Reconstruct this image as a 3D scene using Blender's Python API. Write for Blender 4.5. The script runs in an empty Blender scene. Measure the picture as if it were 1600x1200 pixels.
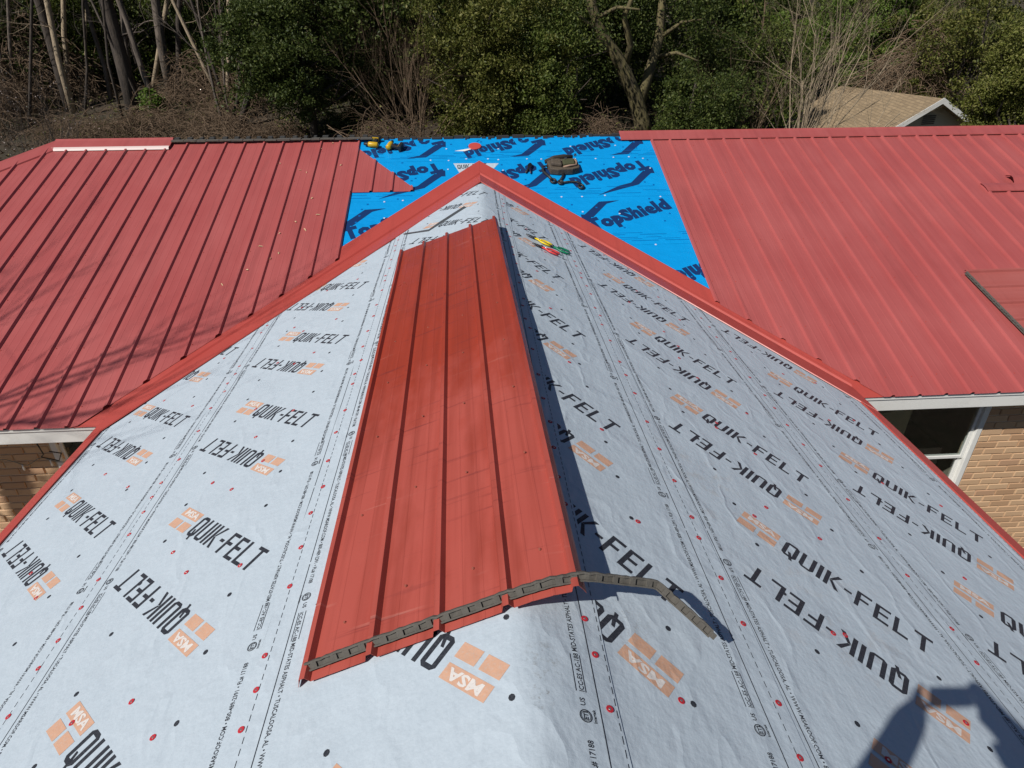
import bpy, bmesh, math, random
import numpy as np
from mathutils import Vector, Matrix
random.seed(7)
RNG = np.random.default_rng(11)
scene = bpy.context.scene
COL = scene.collection

# ------------------------------------------------------------------ camera
CAM = Vector((-0.103, -7.657, 1.541))
YAW, PITCH, ROLL, FPX = 0.0602, 0.5147, -0.0056, 998.0
cam_d = bpy.data.cameras.new('camera'); cam = bpy.data.objects.new('camera', cam_d); COL.objects.link(cam)
fw0 = Vector((math.sin(YAW), math.cos(YAW), 0)); rt0 = Vector((math.cos(YAW), -math.sin(YAW), 0)); up0 = Vector((0, 0, 1))
fwd = fw0*math.cos(PITCH) - up0*math.sin(PITCH); upv = up0*math.cos(PITCH) + fw0*math.sin(PITCH)
rgt = rt0*math.cos(ROLL) + upv*math.sin(ROLL); upv = upv*math.cos(ROLL) - rt0*math.sin(ROLL)
cam.matrix_world = Matrix(((rgt.x, upv.x, -fwd.x, CAM.x), (rgt.y, upv.y, -fwd.y, CAM.y), (rgt.z, upv.z, -fwd.z, CAM.z), (0, 0, 0, 1)))
cam_d.sensor_fit = 'HORIZONTAL'; cam_d.sensor_width = 36; cam_d.lens = 36*FPX/1600
cam_d.clip_start = 0.02; cam_d.clip_end = 800
scene.camera = cam
scene.render.resolution_x, scene.render.resolution_y = 1024, 768

# ------------------------------------------------------------------ sky and sun
SUN = Vector((0.5493, 0.4560, -0.7003)).normalized()          # the way the light travels
elev = math.asin(-SUN.z); azim = math.atan2(-SUN.x, -SUN.y)     # where the sun stands, from +Y towards +X
world = bpy.data.worlds.new('World'); scene.world = world; world.use_nodes = True
nt = world.node_tree; bg = nt.nodes['Background']
sky = nt.nodes.new('ShaderNodeTexSky'); sky.sky_type = 'NISHITA'; sky.sun_disc = False
sky.sun_elevation = elev; sky.sun_rotation = azim; sky.air_density = 1.0; sky.dust_density = 0.3; sky.ozone_density = 3.5
nt.links.new(sky.outputs[0], bg.inputs[0]); bg.inputs[1].default_value = 0.05
sun_d = bpy.data.lights.new('sun', 'SUN'); sun_d.energy = 5.0; sun_d.angle = math.radians(0.53); sun_d.color = (1.0, 0.955, 0.89)
sun_o = bpy.data.objects.new('sun', sun_d); COL.objects.link(sun_o)
sun_o.rotation_euler = SUN.to_track_quat('-Z', 'Y').to_euler(); sun_o.location = (-12, -18, 16)
vs = scene.view_settings; vs.view_transform = 'Standard'; vs.look = 'None'; vs.exposure = -0.25; vs.gamma = 1.0; vs.use_curve_mapping = False

# ------------------------------------------------------------------ helpers
def tag(o, label=None, cat=None, group=None, kind=None):
    if label: o['label'] = label
    if cat: o['category'] = cat
    if group: o['group'] = group
    if kind: o['kind'] = kind
    return o
def empty(name, loc=(0, 0, 0), rot=None):
    o = bpy.data.objects.new(name, None); COL.objects.link(o); o.location = loc; o.empty_display_size = 0.2
    if rot is not None: o.rotation_euler = rot
    return o
def mesh_obj(name, me, material=None, parent=None):
    o = bpy.data.objects.new(name, me); COL.objects.link(o)
    if material and not me.materials: me.materials.append(material)
    if parent: o.parent = parent
    return o
def np_mesh(name, V, F, smooth=False):
    """V (n,3), F (m,k) with k = 3 or 4"""
    V = np.ascontiguousarray(V, dtype=np.float32); F = np.ascontiguousarray(F, dtype=np.int32)
    me = bpy.data.meshes.new(name); k = F.shape[1]
    me.vertices.add(len(V)); me.vertices.foreach_set('co', V.ravel())
    me.loops.add(F.size); me.loops.foreach_set('vertex_index', F.ravel())
    me.polygons.add(len(F)); me.polygons.foreach_set('loop_start', np.arange(0, F.size, k, dtype=np.int32))
    me.update(calc_edges=True); me.polygons.foreach_set('use_smooth', np.full(len(F), bool(smooth))); return me
class MB:
    def __init__(s): s.v = []; s.f = []; s.sm = []
    def add(s, vs, fs, smooth=False):
        b = len(s.v); s.v += [tuple(v) for v in vs]; s.f += [tuple(b+i for i in f) for f in fs]; s.sm += [smooth]*len(fs); return s
    def box(s, lo, hi, M=None):
        x0, y0, z0 = lo; x1, y1, z1 = hi
        vs = [Vector(c) for c in ((x0,y0,z0),(x1,y0,z0),(x1,y1,z0),(x0,y1,z0),(x0,y0,z1),(x1,y0,z1),(x1,y1,z1),(x0,y1,z1))]
        if M: vs = [M @ v for v in vs]
        return s.add(vs, ((0,3,2,1),(4,5,6,7),(0,1,5,4),(1,2,6,5),(2,3,7,6),(3,0,4,7)))
    def tube(s, pts, rad, n=8, cap=True, flat=1.0, smooth=True):
        pts = [Vector(p) for p in pts]; k = len(pts)
        if not hasattr(rad, '__len__'): rad = [rad]*k
        vs = []; u = None
        for i in range(k):
            t = (pts[min(i+1, k-1)]-pts[max(i-1, 0)])
            t = t.normalized() if t.length > 1e-9 else Vector((0, 0, 1))
            if u is None: u = t.cross(Vector((0, 0, 1)) if abs(t.z) < .9 else Vector((1, 0, 0))).normalized()
            else:
                u = u-t*u.dot(t); u = u.normalized() if u.length > 1e-6 else t.orthogonal().normalized()
            w = t.cross(u)
            for j in range(n):
                a = 2*math.pi*j/n; vs.append(pts[i]+u*(math.cos(a)*rad[i])+w*(math.sin(a)*rad[i]*flat))
        fs = [(i*n+j, i*n+(j+1) % n, (i+1)*n+(j+1) % n, (i+1)*n+j) for i in range(k-1) for j in range(n)]
        if cap: fs += [tuple(range(n-1, -1, -1)), tuple((k-1)*n+j for j in range(n))]
        return s.add(vs, fs, smooth)
    def prism(s, poly, z0, z1, M=None):
        n = len(poly); vs = [Vector((x, y, z0)) for x, y in poly]+[Vector((x, y, z1)) for x, y in poly]
        if M: vs = [M @ v for v in vs]
        return s.add(vs, [tuple(range(n-1, -1, -1)), tuple(range(n, 2*n))]+[(i, (i+1) % n, n+(i+1) % n, n+i) for i in range(n)])
    def sweep(s, prof, A, B, cap=True):
        """prof: list of 3D offsets swept from A to B (closed loop)"""
        n = len(prof); vs = [Vector(A)+Vector(q) for q in prof]+[Vector(B)+Vector(q) for q in prof]
        fs = [(i, (i+1) % n, n+(i+1) % n, n+i) for i in range(n)]
        if cap: fs += [tuple(range(n-1, -1, -1)), tuple(range(n, 2*n))]
        return s.add(vs, fs)
    def mesh(s, name):
        me = bpy.data.meshes.new(name); me.from_pydata(s.v, [], s.f); me.polygons.foreach_set('use_smooth', s.sm); me.update(); return me
    def build(s, name, material, parent=None): return mesh_obj(name, s.mesh(name), material, parent)
def bevel(o, w=0.004, seg=2):
    b = o.modifiers.new('bevel', 'BEVEL'); b.width = w; b.segments = seg; b.limit_method = 'ANGLE'; b.angle_limit = math.radians(35); return o

# ------------------------------------------------------------------ materials
def mat(name, base=(.5, .5, .5), rough=.6, metal=0, spec=.5):
    m = bpy.data.materials.new(name); m.use_nodes = True; b = m.node_tree.nodes['Principled BSDF']
    b.inputs['Base Color'].default_value = (*base, 1); b.inputs['Roughness'].default_value = rough
    b.inputs['Metallic'].default_value = metal; b.inputs['Specular IOR Level'].default_value = spec
    return m
class NT:
    def __init__(s, m): s.t = m.node_tree; s.b = s.t.nodes['Principled BSDF']; s._c = None
    def n(s, typ, ins=None, **kw):
        nd = s.t.nodes.new('ShaderNode'+typ)
        for k, v in kw.items(): setattr(nd, k, v)
        for k, v in (ins or {}).items():
            if hasattr(v, 'is_output') or isinstance(v, bpy.types.NodeSocket): s.t.links.new(v, nd.inputs[k])
            else: nd.inputs[k].default_value = v
        return nd
    def coord(s): 
        if s._c is None: s._c = s.n('TexCoord').outputs['Object']
        return s._c
    def mapped(s, scale=(1, 1, 1), rot=(0, 0, 0)): return s.n('Mapping', {'Vector': s.coord(), 'Scale': scale, 'Rotation': rot}).outputs[0]
    def noise(s, scale, detail=4, rough=.55, vec=None): return s.n('TexNoise', {'Vector': vec or s.coord(), 'Scale': scale, 'Detail': detail, 'Roughness': rough}).outputs['Fac']
    def ramp(s, fac, stops):
        r = s.n('ValToRGB', {'Fac': fac}); e = r.color_ramp.elements
        while len(e) < len(stops): e.new(.5)
        for i, (p, c) in enumerate(stops): e[i].position = p; e[i].color = (*c, 1) if len(c) == 3 else c
        return r.outputs['Color']
    def mix(s, fac, a, b, mode='MIX'):
        nd = s.n('Mix', data_type='RGBA', blend_type=mode)
        for k, v in ((0, fac), (6, a), (7, b)):
            if isinstance(v, bpy.types.NodeSocket): s.t.links.new(v, nd.inputs[k])
            else: nd.inputs[k].default_value = v if k == 0 or len(v) == 4 else (*v, 1)
        return nd.outputs[2]
    def math(s, op, a, b=0.0, clamp=False):
        nd = s.n('Math', operation=op, use_clamp=clamp)
        for i, v in enumerate((a, b)):
            if isinstance(v, bpy.types.NodeSocket): s.t.links.new(v, nd.inputs[i])
            else: nd.inputs[i].default_value = v
        return nd.outputs[0]
    def bump(s, h, dist, strength=1.0, normal=None):
        nd = s.n('Bump', {'Height': h, 'Distance': dist, 'Strength': strength})
        if normal: s.t.links.new(normal, nd.inputs['Normal'])
        return nd.outputs[0]
    def set(s, **kw):
        for k, v in kw.items(): s.t.links.new(v, s.b.inputs[k.replace('_', ' ')])
BLK = (0, 0, 0); WHT = (1, 1, 1)

def red_metal(name, base, fade, streak=(14, .5, .5), scuff=0.25, rough=.37):
    m = mat(name, base, rough); N = NT(m)
    big = N.noise(1.3, 5); st = N.noise(1.0, 4, .6, N.mapped(streak)); fine = N.noise(70, 3)
    f = N.math('ADD', N.math('MULTIPLY', big, .6), N.math('MULTIPLY', st, .5))
    c = N.mix(N.ramp(f, [(.38, BLK), (.72, WHT)]), base, fade)
    spots = N.ramp(N.noise(26, 5, .7), [(.66, BLK), (.74, WHT)])
    c = N.mix(N.math('MULTIPLY', spots, scuff), c, tuple(v*.45 for v in base))
    c = N.mix(N.math('MULTIPLY', fine, .12), c, tuple(min(1, v*1.5+.03) for v in base))
    N.set(Base_Color=c)
    N.set(Roughness=N.math('ADD', N.math('MULTIPLY', big, .22), rough-.08))
    drt = N.ramp(N.noise(1.0, 5, .65, N.mapped((9, .8, .8))), [(.52, BLK), (.8, WHT)]); c2 = N.mix(N.math('MULTIPLY', drt, .45), c, tuple(v*.62+.01 for v in base)); N.set(Base_Color=c2)
    N.set(Normal=N.bump(N.noise(2.2, 2, .5, N.mapped((3.2, .7, 1))), .0025, .4, N.bump(fine, .0006, .3)))
    return m
M_roof = red_metal('weathered_red_roof_metal', (.37, .076, .072), (.43, .106, .10))
M_trim = red_metal('red_flashing_metal', (.43, .062, .048), (.47, .078, .062), (2, 2, 2), .12, .38)
# the long loose sheet: glossier and darker where it was lapped, chalky and scratched below
M_loose = mat('loose_panel_metal', (.4, .07, .045), .35); N = NT(M_loose)
sep = N.n('SeparateXYZ', {'Vector': N.coord()})
edge = N.math('ADD', sep.outputs['Y'], N.math('MULTIPLY', N.noise(2.3, 5, .65, N.mapped((2.5, 1.2, 1))), 1.5))
chalk = N.n('MapRange', {'Value': edge, 'From Min': -3.7, 'From Max': -4.3}).outputs[0]
scr = N.ramp(N.noise(1.0, 3, .6, N.mapped((1.1, 26, 1), (0, 0, .12))), [(.60, BLK), (.66, WHT)])
scm = N.math('MULTIPLY', scr, N.ramp(N.noise(1.6, 3), [(.42, BLK), (.6, WHT)]))
drip = N.ramp(N.noise(1.0, 4, .6, N.mapped((18, .55, 1))), [(.45, BLK), (.75, WHT)])
c = N.mix(chalk, (.355, .050, .028), (.44, .086, .064))
c = N.mix(N.math('MULTIPLY', drip, .6), c, (.23, .034, .02)); c = N.mix(N.math('MULTIPLY', N.ramp(N.noise(1.0, 4, .6, N.mapped((5, 1.1, 1))), [(.56, BLK), (.66, WHT)]), .4), c, (.27, .038, .02))
c = N.mix(N.math('MULTIPLY', scm, .7), c, (.19, .035, .032))
light = N.math('MULTIPLY', N.ramp(N.noise(1.0, 3, .6, N.mapped((.9, 34, 1), (0, 0, .2))), [(.64, BLK), (.69, WHT)]), N.ramp(N.noise(2.3, 3), [(.5, BLK), (.66, WHT)]))
c = N.mix(N.math('MULTIPLY', light, .4), c, (.62, .27, .22))
c = N.mix(N.math('MULTIPLY', N.ramp(N.noise(38, 4, .7), [(.63, BLK), (.72, WHT)]), .25), c, (.2, .06, .045))
N.set(Base_Color=c, Roughness=N.math('ADD', N.math('MULTIPLY', chalk, .12), N.math('ADD', .16, N.math('MULTIPLY', N.noise(5, 4), .4))))
N.set(Normal=N.bump(N.noise(1.6, 3, .5, N.mapped((3.5, 1.1, 1))), .0022, .5))

def felt_normal(N, k=1.0):
    a = N.bump(N.noise(5.5, 4, .55, N.mapped((1.0, .55, 1), (0, 0, .35))), .016, .75*k)
    rg = N.math('ABSOLUTE', N.math('SUBTRACT', N.noise(2.6, 3, .5, N.mapped((1.3, .6, 1), (0, 0, -.5))), .5)); cr = N.ramp(rg, [(0, WHT), (.045, BLK)])
    a = N.bump(cr, .006, .32*k, a)
    b = N.bump(N.noise(34, 4, .6), .003, .7*k, a)
    return N.bump(N.noise(420, 2, .6), .0004, .35*k, b)
M_felt = mat('grey_felt_underlayment', (.6, .62, .64), .62, 0, .35); N = NT(M_felt)
c = N.mix(N.noise(9, 6, .65), (.465, .545, .615), (.54, .615, .685))
c = N.mix(N.math('MULTIPLY', N.ramp(N.noise(85, 5, .75), [(.42, BLK), (.72, WHT)]), .45), c, (.41, .485, .55))
def dirt(c, cx, cy, r, amt, col=(.2, .18, .15), sc=40):
    d = N.n('VectorMath', {0: N.coord(), 1: (cx, cy, 0)}, operation='SUBTRACT').outputs[0]
    d = N.n('VectorMath', {0: d, 1: (1, .75, 0)}, operation='MULTIPLY').outputs[0]
    ln = N.n('VectorMath', {0: d}, operation='LENGTH').outputs['Value']
    f = N.n('MapRange', {'Value': ln, 'From Min': r, 'From Max': r*.2}).outputs[0]
    f = N.math('MULTIPLY', f, N.ramp(N.noise(sc, 5, .75), [(.52, BLK), (.64, WHT)])); return N.mix(N.math('MULTIPLY', f, amt), c, col)
c = dirt(c, .055, -6.50, .075, .55); c = dirt(c, .035, -6.60, .04, .9); c = dirt(c, .34, -6.30, .12, .4, sc=70)
c = dirt(c, 1.25, -6.05, .5, .22, (.4, .35, .3), 9); c = dirt(c, .95, -5.3, .4, .3, (.42, .38, .33), 10); c = dirt(c, .55, -2.6, .5, .3, (.45, .42, .4), 12)
N.set(Base_Color=c, Normal=felt_normal(N))
def print_mat(name, col, col2):
    m = mat(name, col, .6, 0, .3); N = NT(m)
    N.set(Base_Color=N.mix(N.ramp(N.noise(120, 4, .7), [(.5, BLK), (.72, WHT)]), col, col2), Normal=felt_normal(N)); return m
M_ink = print_mat('black_felt_ink', (.028, .032, .042), (.07, .075, .09))
M_orange = print_mat('faded_orange_felt_ink', (.64, .375, .255), (.57, .43, .36))
M_pale = print_mat('knocked_out_felt_lettering', (.72, .68, .65), (.68, .65, .63))
M_blue = mat('blue_synthetic_underlayment', (.0, .29, .68), .5, 0, .35); N = NT(M_blue)
c = N.mix(N.noise(3, 5), (.0, .275, .67), (.0, .335, .77)); N.set(Base_Color=c, Normal=N.bump(N.noise(5, 5, .6, N.mapped((1, 1.6, 1))), .02, .7, N.bump(N.noise(60, 3), .001, .3)))
M_navy = mat('navy_print', (.008, .035, .13), .5, 0, .3)
M_navy2 = mat('mid_blue_print', (.0, .13, .42), .5, 0, .3)
M_capred = mat('red_plastic_cap', (.52, .03, .045), .7, 0, .2)
M_capwht = mat('pale_plastic_cap', (.62, .66, .82), .35)
M_nail = mat('nail_steel', (.5, .45, .42), .35, .8)
M_white = mat('white_painted_trim', (.78, .78, .75), .45); N = NT(M_white)
N.set(Base_Color=N.mix(N.ramp(N.noise(3, 6, .7), [(.5, BLK), (.85, WHT)]), (.80, .80, .77), (.62, .61, .57)))
M_glass = mat('window_glass', (.02, .022, .022), .04, 0, .8); N = NT(M_glass)
gl = N.n('BsdfGlossy', {'Roughness': .01}); tp = N.n('BsdfTransparent', {'Color': (.82, .85, .84, 1)}); mxg = N.n('MixShader', {0: .10})
N.t.links.new(tp.outputs[0], mxg.inputs[1]); N.t.links.new(gl.outputs[0], mxg.inputs[2]); N.t.links.new(mxg.outputs[0], N.t.nodes['Material Output'].inputs[0])
M_foam = mat('grey_foam_closure', (.15, .135, .115), .9); N = NT(M_foam)
N.set(Base_Color=N.mix(N.noise(30, 5, .7), (.055, .05, .043), (.15, .14, .122)), Normal=N.bump(N.noise(160, 3), .002, .6))
M_dark = mat('dark_brown_board', (.12, .1, .09), .8)  # plain dark brown, used on the gable vent slats
M_deck = mat('plywood_deck', (.35, .25, .15), .8)
M_brick = mat('tan_brick', (.42, .27, .14), .85); N = NT(M_brick)
rnd = N.n('ObjectInfo').outputs['Random']
c = N.ramp(rnd, [(0, (.46, .275, .155)), (.35, (.62, .405, .24)), (.7, (.68, .465, .28)), (1, (.50, .295, .18))])
c = N.mix(N.math('MULTIPLY', N.noise(60, 4, .7), .5), c, (.50, .31, .175)); N.set(Base_Color=c, Normal=N.bump(N.noise(90, 4), .003, .6))
M_mortar = mat('mortar', (.50, .40, .28), .95); N = NT(M_mortar)
N.set(Base_Color=N.mix(N.noise(20, 5), (.55, .44, .31), (.68, .56, .41)), Normal=N.bump(N.noise(150, 3), .002, .6))

# ------------------------------------------------------------------ dimensions (metres; origin where the wing ridge meets the main slope)
m_, w_ = 0.3557, 0.3775              # pitches of main roof and wing
kx = math.sqrt(1+w_*w_); km = math.sqrt(1+m_*m_)
YR, YE = 0.822, 3.277                # main ridge and main eave (y = -YE)
VR = w_/m_                           # valley: y = -VR*|x|
XE = 3.0                             # wing eave half width
YF = -10.0                           # front end of the wing
S9 = 0.2286                          # rib spacing
XL_EDGE, XR_EDGE, X_HIP = -1.461, 2.169, -5.06
GZ = -3.8
nM = Vector((0, -m_, 1)).normalized()
def main_pt(x, y, h=0.0): return Vector((x, y, m_*y))+nM*h
house = empty('house', (0, 0, GZ)); tag(house, 'brick house with red metal roof partly stripped to grey and blue underlayment', 'house')
H_INV = Matrix.Translation((0, 0, -GZ))
def part(o, parent=house):
    """parent a world-space mesh to the house without moving it"""
    o.parent = parent; o.matrix_parent_inverse = parent.matrix_basis.inverted() if parent is house else Matrix.Identity(4); return o
def hpart(mb, name, material, parent=None):
    o = mb.build(name, material) if isinstance(mb, MB) else mesh_obj(name, mb, material)
    return part(o) if parent is None else part(o, parent)

# ------------------------------------------------------------------ ground
def ground_z(x, y):
    xx = np.clip((np.asarray(x, dtype=float)-7)/7, 0, 1); t = np.maximum(0, np.asarray(y, dtype=float)-6-20*xx*xx*(3-2*xx))
    return GZ+.175*t+.35*np.sin(np.asarray(x)*.11+1)*np.minimum(1, t/12)+.25*np.sin(np.asarray(x)*.23+np.asarray(y)*.17)*np.minimum(1, t/10)
gx = np.concatenate([np.linspace(-400, -60, 12), np.linspace(-56, 56, 57), np.linspace(60, 400, 12)])
gy = np.concatenate([np.linspace(-300, -30, 8), np.linspace(-24, 120, 73), np.linspace(140, 330, 6)])
GXX, GYY = np.meshgrid(gx, gy); GV = np.stack([GXX, GYY, ground_z(GXX, np.minimum(GYY, 150))], -1).reshape(-1, 3)
nx = len(gx); idx = (np.arange(len(gy)-1)[:, None]*nx+np.arange(nx-1)[None]).ravel()
M_ground = mat('leaf_litter', (.12, .085, .05), .95); N = NT(M_ground)
c = N.mix(N.ramp(N.noise(.35, 6, .65), [(.4, BLK), (.62, WHT)]), (.045, .031, .02), (.028, .034, .013))
c = N.mix(N.ramp(N.noise(7, 6, .75), [(.4, BLK), (.7, WHT)]), c, (.078, .057, .036)); N.set(Base_Color=c, Normal=N.bump(N.noise(9, 6, .7), .12, .8))
g = mesh_obj('ground', np_mesh('ground', GV, np.stack([idx, idx+1, idx+nx+1, idx+nx], 1), True), M_ground); tag(g, 'leaf littered ground rising into the woods behind the house', kind='structure')

# ------------------------------------------------------------------ house: roof decks and walls
mb = MB()
for x0, x1 in ((-9.2, 12.0),):     # main roof deck: front slope (thin slab), back slope
    a = [main_pt(x0, -YE+.02, -.012), main_pt(x1, -YE+.02, -.012), main_pt(x1, YR, -.012), main_pt(X_HIP, YR, -.012)]
    mb.add(a, [(0, 1, 2, 3)])
    yb = 2*YR+YE
    b = [Vector((X_HIP, YR, m_*YR-.0127)), Vector((x1, YR, m_*YR-.0127)), Vector((x1, yb, -m_*YE-.0127)), Vector((x0, yb, -m_*YE-.0127))]
    mb.add(b, [(0, 1, 2, 3)])
    mb.add([a[0], a[3], b[3]], [(0, 1, 2)])
hpart(mb, 'main_roof_deck', M_deck)
mb = MB(); ridge_y = -.06
mb.add([(0, ridge_y, -.03), (0, YF, -.03), (-XE, YF, -w_*XE-.03), (-XE, -VR*XE, -w_*XE-.03)], [(0, 3, 2, 1)])
mb.add([(0, ridge_y, -.03), (0, YF, -.03), (XE, YF, -w_*XE-.03), (XE, -VR*XE, -w_*XE-.03)], [(0, 1, 2, 3)])
mb.add([(-XE, YF, -w_*XE-.03), (XE, YF, -w_*XE-.03), (0, YF, -.03)], [(0, 1, 2)])
hpart(mb, 'wing_roof_deck', M_deck)
WY = -YE+.28                         # face of the main wall
ZE = -m_*YE
mb = MB()
mb.box((3.0, WY+.012, GZ), (3.34, WY+.15, ZE-.1)); mb.box((4.535, WY+.012, GZ), (12, WY+.15, ZE-.1)); mb.box((3.34, WY+.012, GZ), (4.535, WY+.15, -2.75)); mb.box((3.34, WY+.012, -1.40), (4.535, WY+.15, ZE-.1))
wall_r = hpart(mb, 'wall', M_mortar)
mb = MB(); mb.box((-9.1, WY+.012, GZ), (-3.72, WY+.15, ZE-.1)); mb.box((-3.15, WY+.012, GZ), (-2.7, WY+.15, ZE-.1)); mb.box((-3.72, WY+.012, GZ), (-3.15, WY+.15, -2.75)); mb.box((-3.72, WY+.012, -1.40), (-3.15, WY+.15, ZE-.1))
wall_l = hpart(mb, 'wall', M_mortar)
mb = MB()                            # the walls under the wing and the back of the house, plain brick
for s in (-1, 1): mb.box((min(s*2.7, s*2.55), YF+.3, GZ), (max(s*2.7, s*2.55), WY+.3, -w_*2.62-.06))
mb.box((-2.7, YF+.3, GZ), (2.7, YF+.42, -1.1)); mb.box((-9, 2*YR+YE-.4, GZ), (11.9, 2*YR+YE-.28, ZE-.1)); mb.box((11.8, WY, GZ), (11.92, 2*YR+YE-.3, ZE-.1)); mb.box((-9.1, WY+.1, GZ), (-9.0, 2*YR+YE-.3, ZE-.1))
M_brick2 = mat('far_side_brick', (.4, .26, .14), .9); N = NT(M_brick2)
bt = N.n('TexBrick', {'Vector': N.mapped((1, 1, 1), (math.pi/2, 0, 0)), 'Color1': (.46, .29, .155, 1), 'Color2': (.58, .38, .21, 1), 'Mortar': (.6, .49, .35, 1), 'Scale': 1.0, 'Brick Width': .21, 'Row Height': .073, 'Mortar Size': .008}); N.set(Base_Color=bt.outputs[0])
for x0, x1, z1 in ((5.79, 11.8, ZE-.16), (4.545, 5.785, -3.72), (-9.08, -5.22, ZE-.16), (-5.215, -3.76, -2.68), (-3.12, -2.72, -2.68)): mb.box((x0, WY+.001, GZ), (x1, WY+.0115, z1))
hpart(mb, 'plain_wall', M_brick2)
# bricks, one by one where the photograph shows them
BW, BH, BJ = .198, .062, .011
def brick_mesh(L, D=.09):
    b = bmesh.new(); bmesh.ops.create_cube(b, size=1)
    for v in b.verts: v.co = Vector((v.co.x*L, v.co.y*D, v.co.z*BH))
    bmesh.ops.bevel(b, geom=[e for e in b.edges if all(v.co.y < 0 for v in e.verts)], offset=.005, segments=1, affect='EDGES')
    me = bpy.data.meshes.new('brick'); b.to_mesh(me); b.free(); me.materials.append(M_brick); return me
B_full, B_half, B_side = brick_mesh(BW), brick_mesh(BW/2-BJ/2), brick_mesh(.075)
def lay_bricks(wall, x0, x1, z0, z1, corner_left=False):
    r = 0; z = z1-BH/2
    while z > z0:
        x = x0 if r % 2 == 0 else x0-(0 if corner_left else BW/2)
        first = True
        while x < x1:
            half = corner_left and first and r % 2 == 1
            L = (BW/2-BJ/2) if half else BW
            o = bpy.data.objects.new('brick', B_half if half else B_full); COL.objects.link(o)
            o.location = (x+L/2, WY+.045+random.uniform(-.002, .002), z+random.uniform(-.0015, .0015)); o.rotation_euler = (0, random.uniform(-.006, .006), random.uniform(-.006, .006))
            part(o, wall); o.matrix_parent_inverse = Matrix.Identity(4); x += L+BJ; first = False
        z -= BH+BJ; r += 1
lay_bricks(wall_r, 4.545, 5.75, -3.7, ZE-.16, True)
lay_bricks(wall_l, -5.1, -3.75, -2.65, ZE-.16)
lay_bricks(wall_l, -3.10, -2.75, -2.65, ZE-.16)
lay_bricks(wall_r, 3.02, 3.2, -2.65, ZE-.16)
# windows
def window(x0, x1, z0, z1, zr):
    y = WY+.03; mb = MB(); t = .055
    mb.box((x0, y-.045, z0), (x0+t, y+.05, z1)); mb.box((x1-t, y-.045, z0), (x1, y+.05, z1)); mb.box((x0+t, y-.043, z1-t), (x1-t, y+.05, z1)); mb.box((x0+t, y-.055, z0), (x1-t, y+.05, z0+t))
    fr = hpart(mb, 'window_frame', M_white); bevel(fr, .006)
    for (a, b, dy, nm) in ((zr, z1-t, .0, 'upper_sash'), (z0+t, zr, .022, 'lower_sash')):
        mb = MB(); q = .032
        xa, xb = x0+t+.002, x1-t-.002
        if nm == 'upper_sash': a -= .018; 
        else: b += .012
        mb.box((xa, y-.02+dy, a), (xa+q, y+.0+dy, b)); mb.box((xb-q, y-.02+dy, a), (xb, y+.0+dy, b)); mb.box((xa+q, y-.021+dy, a), (xb-q, y+.0+dy, a+q)); mb.box((xa+q, y-.021+dy, b-q), (xb-q, y+.0+dy, b))
        sa = hpart(mb, nm, M_white, fr); bevel(sa, .004)
        mb = MB(); mb.box((xa+q-.004, y-.012+dy, a+q-.004), (xb-q+.004, y-.006+dy, b-q+.004)); hpart(mb, 'pane', M_glass, fr)
    mb = MB(); ya, yb = y+.10, y+1.3
    mb.add([(x0-.4, ya, z0-.5), (x1+.4, ya, z0-.5), (x1+.4, yb, z0-.5), (x0-.4, yb, z0-.5), (x0-.4, ya, z1+.05), (x1+.4, ya, z1+.05), (x1+.4, yb, z1+.05), (x0-.4, yb, z1+.05)], [(0, 1, 2, 3), (7, 6, 5, 4), (3, 2, 6, 7), (0, 3, 7, 4), (2, 1, 5, 6)]); hpart(mb, 'room', mat('room_behind_glass', (.42, .37, .30), .9), fr)
    mb = MB(); mb.box((x0+.22, y+.07, z0-.1), (x0+.72, y+.10, z1-.25), Matrix.Translation((x0, y, 0)) @ Matrix.Rotation(.25, 4, 'Z') @ Matrix.Translation((-x0, -y, 0))); hpart(mb, 'tan_board', mat('board_in_room', (.62, .47, .28), .8), fr)
    mb = MB(); mb.box((x0+.82, y+.2, z0-.1), (x1-.1, y+.7, zr-.05)); hpart(mb, 'dark_cabinet', mat('dark_cabinet', (.04, .03, .025), .7), fr)
window(3.345, 4.53, -2.74, -1.41, -2.07)
window(-3.715, -3.155, -2.74, -1.41, -2.07)
# fascia, soffit
for x0, x1 in ((2.98, 12.0), (-9.1, -2.98)):
    mb = MB(); mb.box((x0, -YE-.012, ZE-.155), (x1, -YE+.012, ZE-.03)); o = hpart(mb, 'fascia_board', M_white); bevel(o, .004)
    mb = MB(); mb.box((x0, -YE+.014, ZE-.15), (x1, WY+.14, ZE-.135)); hpart(mb, 'soffit', M_white)
    mb = MB(); mb.box((x0, -YE-.022, ZE-.04), (x1, -YE-.013, ZE-.012)); hpart(mb, 'drip_edge', M_white)

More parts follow.
